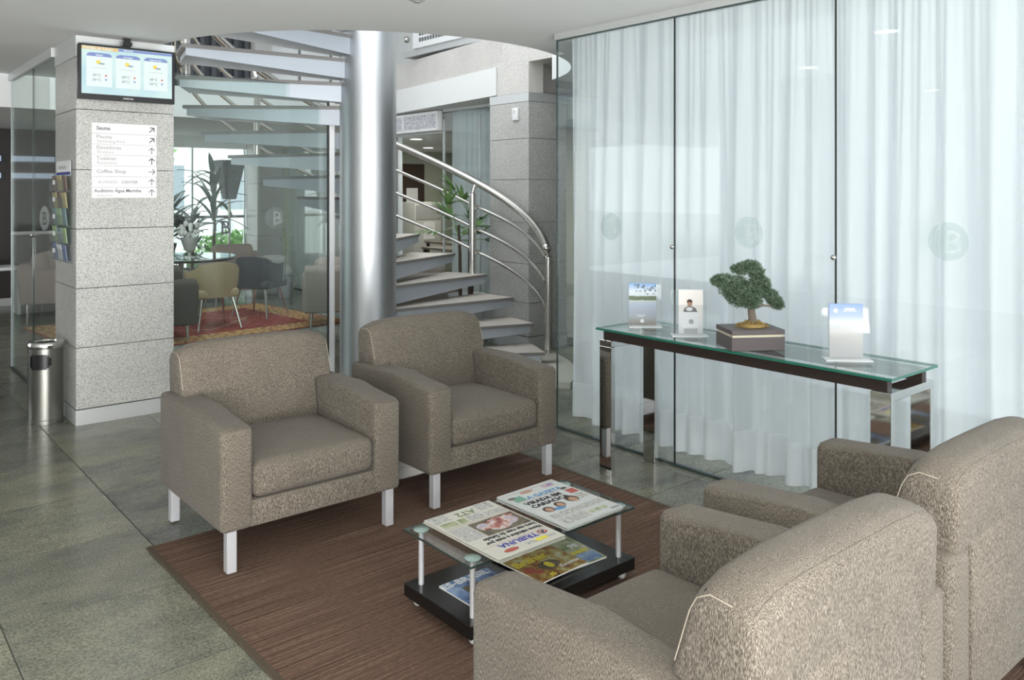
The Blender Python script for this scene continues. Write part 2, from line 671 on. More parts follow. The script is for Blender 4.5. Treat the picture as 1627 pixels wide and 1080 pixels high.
def curtain(name, xc, y0, y1, z0, z1, m, seed, amp=0.04, step=0.008, hem=None, hz=0.22):
    rnd = random.Random(seed)
    n = int((y1 - y0) / step)
    comps = [(rnd.uniform(2 * PI / 0.34, 2 * PI / 0.10), rnd.uniform(0, 6.3), rnd.uniform(0.35, 1)) for _ in range(7)]
    top = [(rnd.uniform(2 * PI / 0.09, 2 * PI / 0.035), rnd.uniform(0, 6.3), rnd.uniform(0.4, 1)) for _ in range(5)]

    def fx(y, t):
        a = sum(A * math.sin(f * y + p + 0.9 * math.sin(1.9 * y + p) + 0.35 * t * math.sin(5 * y + p)) for f, p, A in comps) / 2.6
        a = math.copysign(abs(a) ** 0.75, a) if a else 0
        b = sum(A * math.sin(f * y + p) for f, p, A in top) / 2.4
        k = min(1, t * 1.4 + 0.25)
        return xc + amp * a * k + 0.010 * b * (1 - t) ** 2
    zz = [z1 - (z1 - z0) * (q / 10) for q in range(11)]
    bm = NB()
    rows = []
    lift = [0.03 * math.sin(2.3 * y0 + i * 0.011) + 0.012 * math.sin(i * 0.09) for i in range(n + 1)]
    for q, z in enumerate(zz):
        t = q / 10
        row = []
        for i in range(n + 1):
            y = y0 + (y1 - y0) * i / n
            yy = y + 0.018 * t * math.sin(9 * y + seed)
            row.append(bm.verts.new((fx(y, t), yy, z + (lift[i] * 0.6 if q == 10 else 0))))
        rows.append(row)
    for a, b in zip(rows, rows[1:]):
        for i in range(n):
            bm.faces.new((a[i], a[i + 1], b[i + 1], b[i]))
    for f in bm.faces:
        f.smooth = True
    o = finish(name, bm, m, None)
    if hem:
        bm = NB()
        rows = []
        for q in range(3):
            t = 1 - (hz * (1 - q / 2)) / (z1 - z0)
            row = []
            for i in range(n + 1):
                y = y0 + (y1 - y0) * i / n
                yy = y + 0.018 * t * math.sin(9 * y + seed)
                row.append(bm.verts.new((fx(y, t) - 0.006, yy, z0 + hz * (1 - q / 2) + lift[i] * 0.6)))
            rows.append(row)
        for a, b in zip(rows, rows[1:]):
            for i in range(n):
                bm.faces.new((a[i], a[i + 1], b[i + 1], b[i]))
        for f in bm.faces:
            f.smooth = True
        h = finish('hem', bm, hem, o)
        h['label'] = 'opaque white double hem along the bottom'
    return o


c = curtain('sheer_curtain', 3.808, 0.3, 3.915, 0.075, 2.545, SHEER, 5, 0.056, 0.007, SHEERHEM)
tag(c, 'long white sheer curtain in folds behind the logo glass wall and console table', 'curtain')
c = curtain('sheer_curtain', 5.80, 6.66, 8.0, 0.03, 2.49, SHEERG, 11, 0.03, 0.012)
tag(c, 'grey green curtain behind glass right of the dark doorway, behind the palm', 'curtain')
c = curtain('sheer_curtain', 5.80, 9.1, 12.45, 0.03, 2.38, SHEERG, 14, 0.035, 0.014)
tag(c, 'grey curtain at the back of the lounge behind the pink armchair', 'curtain')

# ---- glass wall by the console (window_1)
r = struct_root('window_1')
GX = 3.71
ys = [3.955, 2.987, 2.022, 1.05, 0.05]
logo_y = [3.471, 2.497, 1.508]


def ring_logo(parent, facing, M, rr, ma, mb, letter=True):
    """frosted disc with a letter B and a swash"""
    bm = NB()
    c0 = [bm.verts.new(M @ Vector((rr * math.cos(2 * PI * i / 40), rr * math.sin(2 * PI * i / 40), 0))) for i in range(40)]
    bm.faces.new(c0)
    o = finish('etched_logo', bm, ma, parent)
    bm = NB()
    pts = [(-.62 * rr * math.cos(t) - 0.02 * rr, .72 * rr * math.sin(t)) for t in [(-.45 + 2.2 * k / 14) for k in range(15)]]
    for (a, b), (c, d) in zip(pts, pts[1:]):
        wq = .05 * rr
        quad(bm, [M @ Vector((a * (1 - wq / rr), b * (1 - wq / rr), .001)), M @ Vector((c * (1 - wq / rr), d * (1 - wq / rr), .001)), M @ Vector((c * 1.06, d * 1.06, .001)), M @ Vector((a * 1.06, b * 1.06, .001))])
    finish('swash', bm, mb, o)
    text('letter', 'B', rr * 1.75, mb, o, M @ Matrix.Translation((-.25 * rr, -.62 * rr, .0012)))


MWALL = lambda y, z: Matrix.Translation((GX - .004, y, z)) @ Matrix.Rotation(-PI / 2, 4, 'Z') @ Matrix.Rotation(PI / 2, 4, 'X')
for k in range(4):
    bm = NB()
    box(bm, GX, GX + .01, ys[k + 1] + .002, ys[k] - .002, 0.012, ZC - .045)
    p = finish('glass_panel', bm, GLASS, r)
    if k < 3:
        ring_logo(p, None, MWALL(logo_y[k], 1.333), 0.083, FROST, FROST2)
bm = NB(); box(bm, GX, GX + 0.2, 3.945, 3.955, 0.012, ZC - .045)
B('joint', TREND, r, GX - .001, GX + .011, 2.985, 2.989, 0.012, ZC - .045)
B('joint', TREND, r, GX - .001, GX + .011, 2.020, 2.024, 0.012, ZC - .045)
B('joint', GLASSEDGED, r, GX - .001, GX + .011, 3.951, 3.957, 0.012, ZC - .045)
finish('glass_panel', bm, GLASS, r)
for y in (2.987, 2.022):
    bm = NB(); sphere(bm, (GX - .018, y, 1.234), .0135, 16, 10)
    finish('knob', bm, STEEL, r, True)
B('frame', BAND, r, GX - .02, GX + .03, 0.05, 3.957, ZC - .043, ZC - .0005)
B('frame', GLASSEDGED, r, GX - .004, GX + .016, 0.05, 3.957, ZC - .05, ZC - .043)
B('frame', GLASSEDGED, r, GX - .005, GX + .018, 0.05, 3.957, 0, 0.012)

# ---- left glass wall beside the first column
r = struct_root('window_3')
bm = NB(); box(bm, 1.31, 1.32, 6.66, 7.42, 0.012, 2.51); finish('glass_panel', bm, GLASSG, r)
bm = NB(); box(bm, 1.31, 1.32, 7.425, 8.36, 0.012, 2.51); finish('glass_panel', bm, GLASSG, r)
B('frame', BAND, r, 1.29, 1.335, 6.66, 8.38, 2.51, ZC)
B('frame', TREND, r, 1.303, 1.327, 6.66, 8.36, 0, .014)
B('joint', ALU, r, 1.309, 1.321, 8.36, 8.366, 0.012, 2.51)
B('joint', GLASSEDGED, r, 1.309, 1.321, 7.42, 7.425, 0.012, 2.51)
bm = NB(); sphere(bm, (1.30, 7.42, 1.2), .013); finish('knob', bm, STEEL, r, True)

# ---- lounge glass between the column and the stair
r = struct_root('window_4')
bm = NB(); box(bm, 1.945, 3.30, 6.315, 6.325, 0.02, 2.42); p = finish('glass_panel', bm, GLASSG, r)
ring_logo(p, None, upright(2.40, 6.312, 1.27), 0.085, FROST, DARKVOID)
ring_logo(p, None, upright(2.82, 6.312, 1.335), 0.085, FROST, FROST2)
B('frame', WHITEG, r, 3.300, 3.345, 6.295, 6.34, 0, 2.42)
B('frame', TREND, r, 3.292, 3.300, 6.308, 6.332, 0, 2.42)
B('frame', BAND, r, 1.945, 3.30, 6.308, 6.332, 0, .02)
B('frame', GLASSEDGED, r, 1.945, 3.30, 6.313, 6.327, 2.42, 2.424)

# ---- far window to the street
r = struct_root('window_5')
for a, b in ((2.66, 3.55), (3.56, 4.45), (4.46, 5.28)):
    bm = NB(); box(bm, a, b, 12.98, 12.99, 0.06, 2.2); finish('glass_panel', bm, GLASS, r)
for x in (2.65, 3.555, 4.455, 5.285):
    B('frame', BAND, r, x - .012, x + .012, 12.96, 13.0, .06, 2.22)
B('frame', TREND, r, 2.66, 5.28, 12.96, 13.0, 1.12, 1.16)

# ---- outside
gd = SB('ground', mat('pale_paving', (0.62, 0.62, 0.58), 0.8), -40, 60, 13.12, 60, -0.15, -0.05)
SB('ground_side', mat('pale_paving2', (0.7, 0.73, 0.74), 0.8), 3.99, 30, -6, 3.95, -0.12, -0.002)
SB('ceiling_added_canopy', CEIL, 3.985, 4.75, -6, 3.955, 2.62, 2.75)  # added canopy, out of view, cuts the daylight on the sheer curtain
SB('wall_added_sky_block', mat('grey_render', (.5, .53, .56), .85), 8.5, 8.7, -8, 3.955, 0, 5)  # added wall, keeps bright sky from showing through the sheer
SB('wall_right_return', mat('grey_render', (.5, .53, .56), .85), 4.05, 9.7, 3.96, 3.995, 0, 5)  # carried up tall to block the sky behind the curtain
SB('ground_front', mat('pale_paving3', (0.6, 0.6, 0.58), 0.8), -20, 30, -30, -2.61, -0.15, -0.05)
t = thing('building', 'pale building across the street seen through the lounge window', 'building', (9.0, 27, -.05))
B('wall', mat('far_render', (0.78, 0.8, 0.8), 0.8), t, -9, 6, 0, 6, 0, 4.2)
for k in range(6):
    f = B('window', mat('far_window', (0.3, 0.36, 0.4), 0.2), t, -8 + k * 2.3, -6.9 + k * 2.3, -.05, .02, 1.0, 2.4)


def foliage(bm, c, r, n, leaf, rnd, sc=(1, 1, 1)):
    for _ in range(n):
        d = Vector((rnd.gauss(0, 1), rnd.gauss(0, 1), rnd.gauss(0, 1))).normalized()
        p = Vector(c) + Vector((d.x * sc[0], d.y * sc[1], d.z * sc[2])) * r * rnd.uniform(.6, 1.05)
        a = Vector((rnd.gauss(0, 1), rnd.gauss(0, 1), rnd.gauss(0, 1))).normalized() * leaf
        b = a.cross(Vector((rnd.gauss(0, 1), rnd.gauss(0, 1), rnd.gauss(0, 1)))).normalized() * leaf * .45
        quad(bm, [p - a, p + b, p + a, p - b])


LEAFG = mat('street_leaf', (0.2, 0.42, 0.1), 0.6)
rnd = random.Random(3)
t = thing('street_tree', 'bright green street tree outside the lounge window', 'tree', (4.6, 17.5, -.05))
one('trunk', mat('bark', (0.2, 0.15, 0.1), 0.8), t, lambda bm: tube(bm, [(0, 0, 0), (.02, 0, 1), (0, .02, 1.9)], [.09, .07, .05]))
bm = NB()
foliage(bm, (0, 0, 2.45), .95, 1500, .12, rnd)
finish('foliage', bm, LEAFG, t)
t = thing('shrub', 'low green hedge outside at the foot of the lounge window', 'shrub', (6.4, 15.2, -.05))
bm = NB()
foliage(bm, (0, 0, .45), .5, 1200, .08, rnd, (2.6, .7, .9))
finish('foliage', bm, LEAFG, t)
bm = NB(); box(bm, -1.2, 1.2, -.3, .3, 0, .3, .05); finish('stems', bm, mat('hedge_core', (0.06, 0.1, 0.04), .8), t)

# ================================================================= SPIRAL STAIR
st = thing('spiral_staircase', 'spiral staircase with grey steel treads around a thick brushed steel column', 'staircase', (CX, CY, 0))
one('steel_column', COLSTEEL, st, lambda bm: lathe(bm, [(0, 0), (.236, 0), (.236, 3.6), (0, 3.6)], n=72), True)
RISE, DT, T0, TW, RO = 0.191, 0.258, -0.7, 0.316, 1.51
for k in range(1, 17):
    z = -0.034 + RISE * k
    th = T0 + DT * k
    bm = NB()

    def wedge(bm, r0, r1, w0, w1, za0, za1, zb0, zb1, off=0.0):
        """r0 inner, r1 outer; half widths along the chord; z ranges at inner and outer"""
        vs = []
        for (r_, w_, z0_, z1_) in ((r0, w0, za0, za1), (r1, w1, zb0, zb1)):
            for sgn in (-1, 1):
                for zz_ in (z0_, z1_):
                    v = Vector((r_, sgn * w_, zz_))
                    vs.append(bm.verts.new(v))
        q = [(0, 1, 3, 2), (4, 6, 7, 5), (0, 2, 6, 4), (1, 5, 7, 3), (0, 4, 5, 1), (2, 3, 7, 6)]
        for a in q:
            bm.faces.new([vs[i] for i in a])
        return vs
    rot = Matrix.Rotation(th, 4, 'Z') @ Matrix.Translation((0, 0, z))
    ro = RO * math.cos(TW / 2)
    wo = RO * math.sin(TW / 2)
    wi = 0.085
    vs = wedge(bm, .215, ro, wi, wo, -.028, 0, -.028, 0)
    xf(vs, rot)
    bm.normal_update()
    for f in bm.faces:
        f.material_index = 1 if abs(f.normal.z) < .5 else 0
    p = finish('tread', bm, [TREADTOP, TREADEDGE], st)
    bm = NB()
    vs = wedge(bm, .215, ro - .03, wi - .008, wo - .012, -.165, -.0285, -.085, -.0285)
    xf(vs, rot)
    b = finish('tread_box', bm, TREADBOX, p)
    b['label'] = 'grey steel box tapering under the tread'

RR = 1.52


def rail_z(th):
    return 1.455 + 0.665 * th if th < 0.85 else 1.455 + 0.665 * .85 + 0.725 * (th - .85)


def rail_gap(th):
    if th > .84:
        return .73
    if th > .28:
        return .69 + (th - .28) / .56 * .04
    return .53 + max(0, (th + .6)) / .88 * .16


def helix(wt, t0, t1, n=90):
    pts = []
    for i in range(n + 1):
        t_ = t0 + (t1 - t0) * i / n
        if wt == 0:
            f = 0
        else:
            e = max(0, min(1, (t_ + .6) / .9))
            f = {1: .2 + .16 * e, 2: .6 + .08 * e, 3: 1.0}[wt]
        pts.append((RR * math.cos(t_), RR * math.sin(t_), rail_z(t_) - rail_gap(t_) * f))
    return pts


one('handrail', STEEL, st, lambda bm: tube(bm, helix(0, -.60, 3.75), .036, 16), True)
bm = NB()
hp = helix(0, -.60, -.58, 1)[0]
sphere(bm, hp, .043, 20, 12)
finish('handrail_end', bm, CHROME, st, True)
for wgt in (1, 2, 3):
    one('rail', STEEL, st, lambda bm: tube(bm, helix(wgt, -.56, 3.7), .017, 10), True)
for k in (1, 4, 7, 10, 13):
    th = {1: -.55, 4: .275}.get(k, T0 + DT * k - .05)
    zb = -0.034 + RISE * k
    rp = 1.55 if k == 1 else 1.465
    p = (rp * math.cos(th), rp * math.sin(th))
    zt = rail_z(th)
    off = RR - rp
    o = one('post', STEEL, st, lambda bm: (tube(bm, [(p[0], p[1], zb - .02), (p[0], p[1], zt - .12)], .034, 18), tube(bm, [(p[0], p[1], zt - .12), (p[0] + off * math.cos(th), p[1] + off * math.sin(th), zt)], .016, 12)), True)
    one('collar', CHROME, o, lambda bm: lathe(bm, [(.02, 0), (.038, 0), (.038, .02), (.02, .03)], (p[0], p[1], zt - .135), 20), True)
bm = NB()
box(bm, 1.42, 1.62, -.06, .06, .135, .156)
xf(bm.verts, Matrix.Rotation(-.53, 4, 'Z'))
finish('post_bracket', bm, STEEL, st)
# stone plinth under the first step
bm = NB()
pl = [(.3 * math.cos(a), .3 * math.sin(a)) for a in (-.2, -1.0)] + [(1.75 * math.cos(a), 1.75 * math.sin(a)) for a in [-1.0 + .8 * i / 12 for i in range(13)]]
prism(bm, pl, 'z', 0.0005, .05)
pl_o = finish('plinth', bm, PLINTHSTONE, st)
pl_o['label'] = 'beige stone plinth at the foot of the stair'

# ================================================================= RUG + ARMCHAIRS
bm = NB()
prism(bm, [(-1.04, -1.45), (1.04, -1.45), (1.04, 1.45), (-1.04, 1.45)], 'z', 0, .007, .003, 1)
rg = finish('rug', bm, RUG)
rg.location = (2.155, 2.32, .0004)
rg.rotation_euler = (0, 0, 0.012)
tag(rg, 'brown ribbed woven rug under the four taupe armchairs and coffee table', 'rug')
bm = NB()
box(bm, -1.045, -1.02, -1.45, 1.45, 0.0001, .0085, .002, 1)
finish('binding', bm, RUG_EDGE, rg)
bm = NB()
box(bm, 1.02, 1.045, -1.45, 1.45, 0.0001, .0085, .002, 1)
finish('binding', bm, RUG_EDGE, rg)
ZR = 0.0078


def superbulge(bm, c, h, axis, amt, side=1):
    ax = 'xyz'.index(axis)
    oth = [i for i in range(3) if i != ax]
    for v in bm.verts:
        d = (v.co[ax] - c[ax]) / h[ax] * side
        if d < 0.3:
            continue
        k = 1
        for i in oth:
            q = max(-1, min(1, (v.co[i] - c[i]) / h[i]))
            k *= (1 - q * q)
        v.co[ax] += side * amt * k * min(1, d)


def armchair(name, label, loc, rz, group='taupe lobby armchairs'):
    """faces -Y, width .84, depth .79; origin at the middle of its footprint on the floor"""
    t = thing(name, label, 'armchair', loc, rz, group)
    W, D, ZB = .42, .39, .165
    for s in (-1, 1):
        # side with arm: profile in YZ
        prof = [(-D, ZB), (D, ZB), (D, .60), (-.05, .605), (-D + .03, .585), (-D, .575)]
        bm = NB()
        a, b = (W - .135, W) if s > 0 else (-W, -W + .135)
        prism(bm, prof, 'x', a, b, .024, 3)
        finish('arm', bm, FABRIC, t, True, angle=1.2)
        bm = NB()
        x = W - .06 if s > 0 else -W + .06
    bm = NB(); box(bm, -W + .12, W - .12, -D + .012, D - .165, ZB, .275, .01, 2)
    finish('seat_rail', bm, FABRIC, t, True)
    bm = NB(); box(bm, -W + .1355, W - .1355, D - .16, D + .001, ZB, .62, .008, 2)
    finish('lower_back', bm, FABRIC, t, True)
    # seat cushion
    bm = NB()
    box(bm, -W + .138, W - .138, -D + .002, D - .20, .277, .425, .035, 4)
    cuts(bm, 'x', [-.2, -.1, 0, .1, .2]); cuts(bm, 'y', [-.3, -.2, -.1, 0, .1])
    superbulge(bm, (0, -.1, .35), (W - .138, .29, .075), 'z', .03)
    superbulge(bm, (0, -.1, .35), (W - .138, .29, .075), 'y', .008, -1)
    finish('seat_cushion', bm, FABRIC, t, True, angle=1.2)
    # backrest: a thick slab resting over the arms
    prof = [(D - .215, .42), (D - .005, .42), (D - .005, .60), (D + .002, .795), (D - .03, .822), (D - .115, .826), (D - .152, .80), (D - .20, .60)]
    prof = [(D - .20, .588), (D - .002, .588), (D + .004, .79), (D - .02, .818), (D - .10, .828), (D - .135, .812), (D - .15, .78)]
    bm = NB()
    prism(bm, prof, 'x', -W + .042, W - .042, .022, 3)
    cuts(bm, 'x', [-.3, -.2, -.1, 0, .1, .2, .3])
    superbulge(bm, (0, D - .09, .70), (W - .042, .1, .12), 'z', .008)
    superbulge(bm, (0, D - .09, .70), (W - .042, .1, .12), 'y', .010, -1)
    # soft top corners

    def drop(x, z):
        e = max(0, (abs(x) - (W - .18)) / .138)
        q = max(0, min(1, (z - .62) / .18))
        return .036 * e * e * q * q * (3 - 2 * q)
    for v in bm.verts:
        v.co.z -= drop(v.co.x, v.co.z)
    bk = finish('backrest', bm, FABRIC, t, True, angle=1.2)
    # inner lower part of the back between the arms
    bm = NB()
    prism(bm, [(D - .235, .40), (D - .16, .40), (D - .16, .64), (D - .192, .64)], 'x', -W + .137, W - .137, .01, 2)
    finish('back_cushion', bm, FABRIC, t, True, angle=1.2)
    # seams at both ends of the backrest
    for s in (-1, 1):
        x = s * (W - .0485)
        pp = [(D - .183, .63), (D - .165, .70), (D - .147, .772), (D - .130, .804), (D - .10, .8205), (D - .05, .8165)]
        one('piping', PIPING, bk, lambda bm: tube(bm, [(x, a, b - drop(x, b)) for a, b in pp], .0014, 6), True)
    for sx in (-1, 1):
        for y in (-D + .035, D - .06):
            bm = NB(); box(bm, sx * (W - .05) - .02, sx * (W - .05) + .02, y - .02, y + .02, 0, ZB + .002, .002, 1)
            lg = finish('leg', bm, ALU, t, True)
            lg['label'] = 'square satin aluminium leg'
    return t


A = armchair('armchair', 'taupe boucle armchair on the left, in front of the lounge glass', (1.655, 3.655, ZR), 0.0)


def chair_copy(label, loc, rz):
    c = copy_tree(A)
    c.location = loc
    c.rotation_euler = (0, 0, rz)
    c['label'] = label
    return c


chair_copy('taupe boucle armchair in front of the round steel column and stair', (2.68, 3.685, ZR), 0.0)
chair_copy('taupe boucle armchair seen from behind, nearest the camera by the coffee table', (1.65, 1.235, ZR), PI)
chair_copy('taupe boucle armchair seen from behind at the right edge, near the console table', (2.635, 1.285, ZR), PI)

# ================================================================= COFFEE TABLE
ct = thing('coffee_table', 'low coffee table with glass top and black shelf base on casters', 'coffee table', (2.085, 2.41, ZR))
HX, HY = .41, .205
bm = NB(); box(bm, -HX, HX, -HY, HY, .037, .084, .002, 1); finish('base_shelf', bm, BLACKLAC, ct, True)
bm = NB(); box(bm, -HX, HX, -HY, HY, .277, .285)
bm.normal_update()
for f in bm.faces:
    f.material_index = 1 if abs(f.normal.z) < .5 else 0
finish('glass_top', bm, [GLASST, GLASSEDGED], ct)
for sx in (-1, 1):
    for sy in (-1, 1):
        x, y = sx * (HX - .045), sy * (HY - .048)
        p = one('post', ALU, ct, lambda bm: tube(bm, [(x, y, .084), (x, y, .277)], .0105, 16), True)
        one('disc', mat('frosted_disc', (0.3, 0.4, 0.37), .2, .3), p, lambda bm: lathe(bm, [(0, .2853), (.029, .2853), (.029, .2885), (.026, .2905), (0, .2905)], (x, y, 0), 28), True)
        w_ = one('caster', CASTER, ct, lambda bm: (sphere(bm, (sx * (HX - .04), sy * (HY - .035), .0175), .0175, 14, 9), tube(bm, [(sx * (HX - .04), sy * (HY - .035), .03), (sx * (HX - .04), sy * (HY - .035), .037)], .012)), True)

INK = mat('ink_black', (0.03, 0.03, 0.035), .8)
INKG = mat('ink_grey', (0.28, 0.28, 0.28), .8)
INKB = mat('ink_blue', (0.06, 0.06, 0.32), .7)
INKSKY = mat('ink_sky_blue', (0.1, 0.26, 0.46), .7)
INKR = mat('ink_red', (0.40, 0.10, 0.075), .7)
INKGR = mat('ink_green', (0.17, 0.34, 0.26), .7)
INKY = mat('ink_yellow', (0.72, 0.62, 0.06), .6)
SKIN = mat('ink_skin', (0.42, 0.26, 0.18), .7)
HAIR = mat('ink_hair', (0.08, 0.045, 0.03), .7)
PAPER = mat('newsprint', (0.56, 0.55, 0.49), .85)
PAPER2 = mat('newsprint_cool', (0.54, 0.56, 0.55), .85)


def photo_mat(name, stops, scale=25, sc=(1, 1, 1)):
    m = mat(name, (0.4, 0.4, 0.4), .6)
    v = coords(m, sc)
    f = noise(m, v, scale, 4, .7)
    setc(m, ramp(m, f, stops))
    return m


TXT = mat('body_text', (0.5, 0.5, 0.47), .85)
_v = coords(TXT, (60, 420, 1))
setc(TXT, ramp(TXT, noise(TXT, _v, 1.0, 2), [(0.44, (0.26, 0.26, 0.26)), (0.56, (0.6, 0.6, 0.56))]))
PH_CROWD = photo_mat('photo_crowd', [(0.34, (0.06, 0.05, 0.04)), (0.44, (0.42, 0.14, 0.12)), (0.52, (0.62, 0.56, 0.5)), (0.6, (0.36, 0.34, 0.46)), (0.68, (0.5, 0.28, 0.2))], 22)
PH_DARK = photo_mat('photo_dark', [(0.4, (0.07, 0.06, 0.045)), (0.6, (0.18, 0.15, 0.1))], 40)
PH_FOOD = photo_mat('photo_food', [(0.32, (0.08, 0.05, 0.03)), (0.44, (0.3, 0.14, 0.05)), (0.53, (0.42, 0.32, 0.08)), (0.62, (0.5, 0.5, 0.3)), (0.72, (0.75, 0.72, 0.6))], 16)
PH_BLUE = photo_mat('photo_blue', [(0.35, (0.04, 0.07, 0.16)), (0.5, (0.18, 0.28, 0.5)), (0.65, (0.4, 0.5, 0.66))], 8)
PH_GREEN = photo_mat('photo_green', [(0.35, (0.12, 0.17, 0.07)), (0.5, (0.32, 0.36, 0.2)), (0.65, (0.55, 0.55, 0.42))], 14)


def sheet_quads(name, rects, z, m, parent):
    for x0, y0, x1, y1 in rects:
        bm = NB()
        quad(bm, [(x0, y0, z), (x1, y0, z), (x1, y1, z), (x0, y1, z)])
        o = finish(name, bm, m, parent)
    return o


def ellipses(name, items, z, m, parent):
    for x, y, a, b in items:
        bm = NB()
        bm.faces.new([bm.verts.new((x + a * math.cos(2 * PI * i / 18), y + b * math.sin(2 * PI * i / 18), z)) for i in range(18)])
        o = finish(name, bm, m, parent)
        z += .00003
    return o


def paper_stack(t, w_, h_, mats, n, lean, thick=.0024):
    """folded newspaper: n folded sheets with a soft, slightly raised fold"""
    rnd = random.Random(int(w_ * 1000) + n)
    for k in range(n):
        bm = NB()
        dx, dy = rnd.uniform(-.006, .006), rnd.uniform(-.006, .006)
        box(bm, -w_ / 2 + dx, w_ / 2 + dx, -h_ / 2 + dy, h_ / 2 + dy, k * thick, (k + 1) * thick - .0003, .0008, 1)
        finish('sheet', bm, mats, t, False)
    return n * thick


ZT = ZR + .2907
np1 = thing('newspaper', 'newspaper with a blue masthead lying upside down on the glass coffee table', 'newspaper', (1.905, 2.378, ZT), PI + 0.012, 'newspapers on the coffee table')
zt = paper_stack(np1, .31, .44, PAPER, 6, 0) + .0004
# local: +Y = top of the page
text('masthead', 'A TRIBUNA', .041, INKB, np1, flat(-.125, .137, zt), bold=.0009, sx=1.02)
ellipses('masthead_swirl', [(-.112, .15, .022, .017)], zt + .0002, INKR, np1)
ellipses('masthead_swirl', [(-.110, .149, .015, .011)], zt + .0004, PAPER, np1)
text('headline', 'Nove veículos a mais por', .0305, INK, np1, flat(-.147, .096, zt), bold=.0008, sx=.82)
text('headline', 'hora nas ruas do Estado', .0305, INK, np1, flat(-.147, .064, zt), bold=.0008, sx=.82)
sheet_quads('print_line', [(-.148, .128, .148, .1295), (-.148, -.083, .148, -.0815)], zt, INKR, np1)
sheet_quads('print_photo', [(-.148, -.072, .06, .054)], zt, PH_DARK, np1)
o = ellipses('print_photo', [(-.09, -.01, .04, .032), (-.035, .005, .05, .036), (-.06, -.04, .055, .022), (.02, -.02, .03, .03), (-.115, -.05, .022, .014)], zt + .0002, PH_CROWD, np1)
sheet_quads('print_text', [(.066, -.072, .148, .05), (-.148, -.13, -.06, -.09), (.07, -.21, .148, -.15), (-.05, -.14, .02, -.09)], zt, TXT, np1)
sheet_quads('print_photo', [(.03, -.135, .065, -.092), (.075, -.135, .14, -.092)], zt, PH_GREEN, np1)
text('headline', 'AT2', .05, mat('ink_olive', (0.2, 0.24, 0.14), .7), np1, flat(-.05, -.185, zt), bold=.0015)
sheet_quads('print_text', [(-.14, -.21, -.07, -.15), (-.14, .182, .0, .2)], zt, TXT, np1)
ellipses('print_photo', [(.07, .192, .032, .013)], zt, INKR, np1)
sheet_quads('print_photo', [(-.1, .18, -.045, .2)], zt + .0002, INKY, np1)

np2 = thing('newspaper', 'newspaper with a light blue masthead and three faces on the glass coffee table', 'newspaper', (2.268, 2.40, ZT), 0.03, 'newspapers on the coffee table')
zt = paper_stack(np2, .31, .40, PAPER2, 6, 0) + .0004
text('masthead', 'A GAZETA', .036, INKSKY, np2, flat(-.075, .098, zt), bold=.001, sx=1.1)
text('headline', 'VIRADA EM', .036, INK, np2, flat(-.125, .052, zt), bold=.0014, sx=1.05)
text('headline', 'CARIACICA', .036, INK, np2, flat(-.125, .015, zt), bold=.0014, sx=1.05)
ellipses('print_face', [(-.09, -.03, .024, .026), (-.02, -.02, .024, .026), (.06, -.008, .03, .03)], zt, HAIR, np2)
ellipses('print_face', [(-.09, -.035, .016, .02), (-.02, -.026, .016, .02), (.06, -.016, .019, .022)], zt + .0002, SKIN, np2)
ellipses('print_photo', [(-.045, -.048, .03, .014)], zt, INKSKY, np2)
sheet_quads('print_photo', [(-.135, .10, -.08, .15)], zt, INKGR, np2)
sheet_quads('print_photo', [(-.145, .135, -.11, .155), (.1, .085, .13, .105)], zt + .0002, PH_DARK, np2)
sheet_quads('print_photo', [(.1, .03, .145, .075)], zt, INKR, np2)
ellipses('print_photo', [(-.03, .165, .035, .012)], zt, SKIN, np2)
sheet_quads('print_photo', [(.06, .15, .12, .175)], zt, photo_mat('photo_violet', [(.4, (.2, .15, .35)), (.6, (.5, .35, .4))], 30), np2)
sheet_quads('print_text', [(-.14, -.115, .145, -.075), (-.14, -.18, .0, -.125), (.1, -.03, .145, .02)], zt, TXT, np2)
sheet_quads('print_photo', [(.01 + .035 * k, -.165, .035 + .035 * k, -.14) for k in range(3)], zt, PH_GREEN, np2)
sheet_quads('print_line', [(-.145, .09, .145, .0915), (-.145, .18, .145, .182)], zt, INKR, np2)
sheet_quads('barcode', [(.1, -.19, .145, -.175)], zt, INKG, np2)

ZM = ZR + .0842


def magazine(label, loc, rz, w_, h_, cover, fn, thick=.006):
    t = thing('magazine', label, 'magazine', loc, rz, 'magazines on the lower shelf')
    bm = NB(); box(bm, -w_ / 2, w_ / 2, -h_ / 2, h_ / 2, 0, thick - .0006, .0005, 1)
    finish('pages', bm, mat('magazine_pages', (.75, .75, .73), .6), t)
    bm = NB(); box(bm, -w_ / 2 - .001, w_ / 2 + .001, -h_ / 2 - .001, h_ / 2 + .001, thick - .0006, thick)
    finish('cover', bm, cover, t)
    fn(t, thick + .0003)
    return t


def m1(t, z):
    text('title', 'ES-BRASIL', .05, mat('print_white', (.85, .86, .86), .5), t, flat(-.115, .08, z), bold=.0012)
    sheet_quads('print_photo', [(-.06, -.1, .1, .05)], z, PH_DARK, t)


def m2(t, z):
    text('title', 'Brilhar', .062, INKY, t, flat(-.115, .0, z), bold=.0014, sx=1.0)
    ellipses('print_photo', [(.0, -.055, .017, .026)], z + .0001, INKY, t)
    ellipses('print_photo', [(.0, -.055, .05, .036)], z, PH_DARK, t)
    ellipses('print_photo', [(-.095, -.045, .026, .022), (-.07, -.075, .02, .016)], z, INKR, t)
    text('subtitle', 'Receitas', .03, mat('print_white', (.85, .86, .86), .5), t, flat(.02, -.105, z), bold=.0004)
    text('subtitle', '85', .03, INKY, t, flat(-.06, -.13, z), bold=.001)


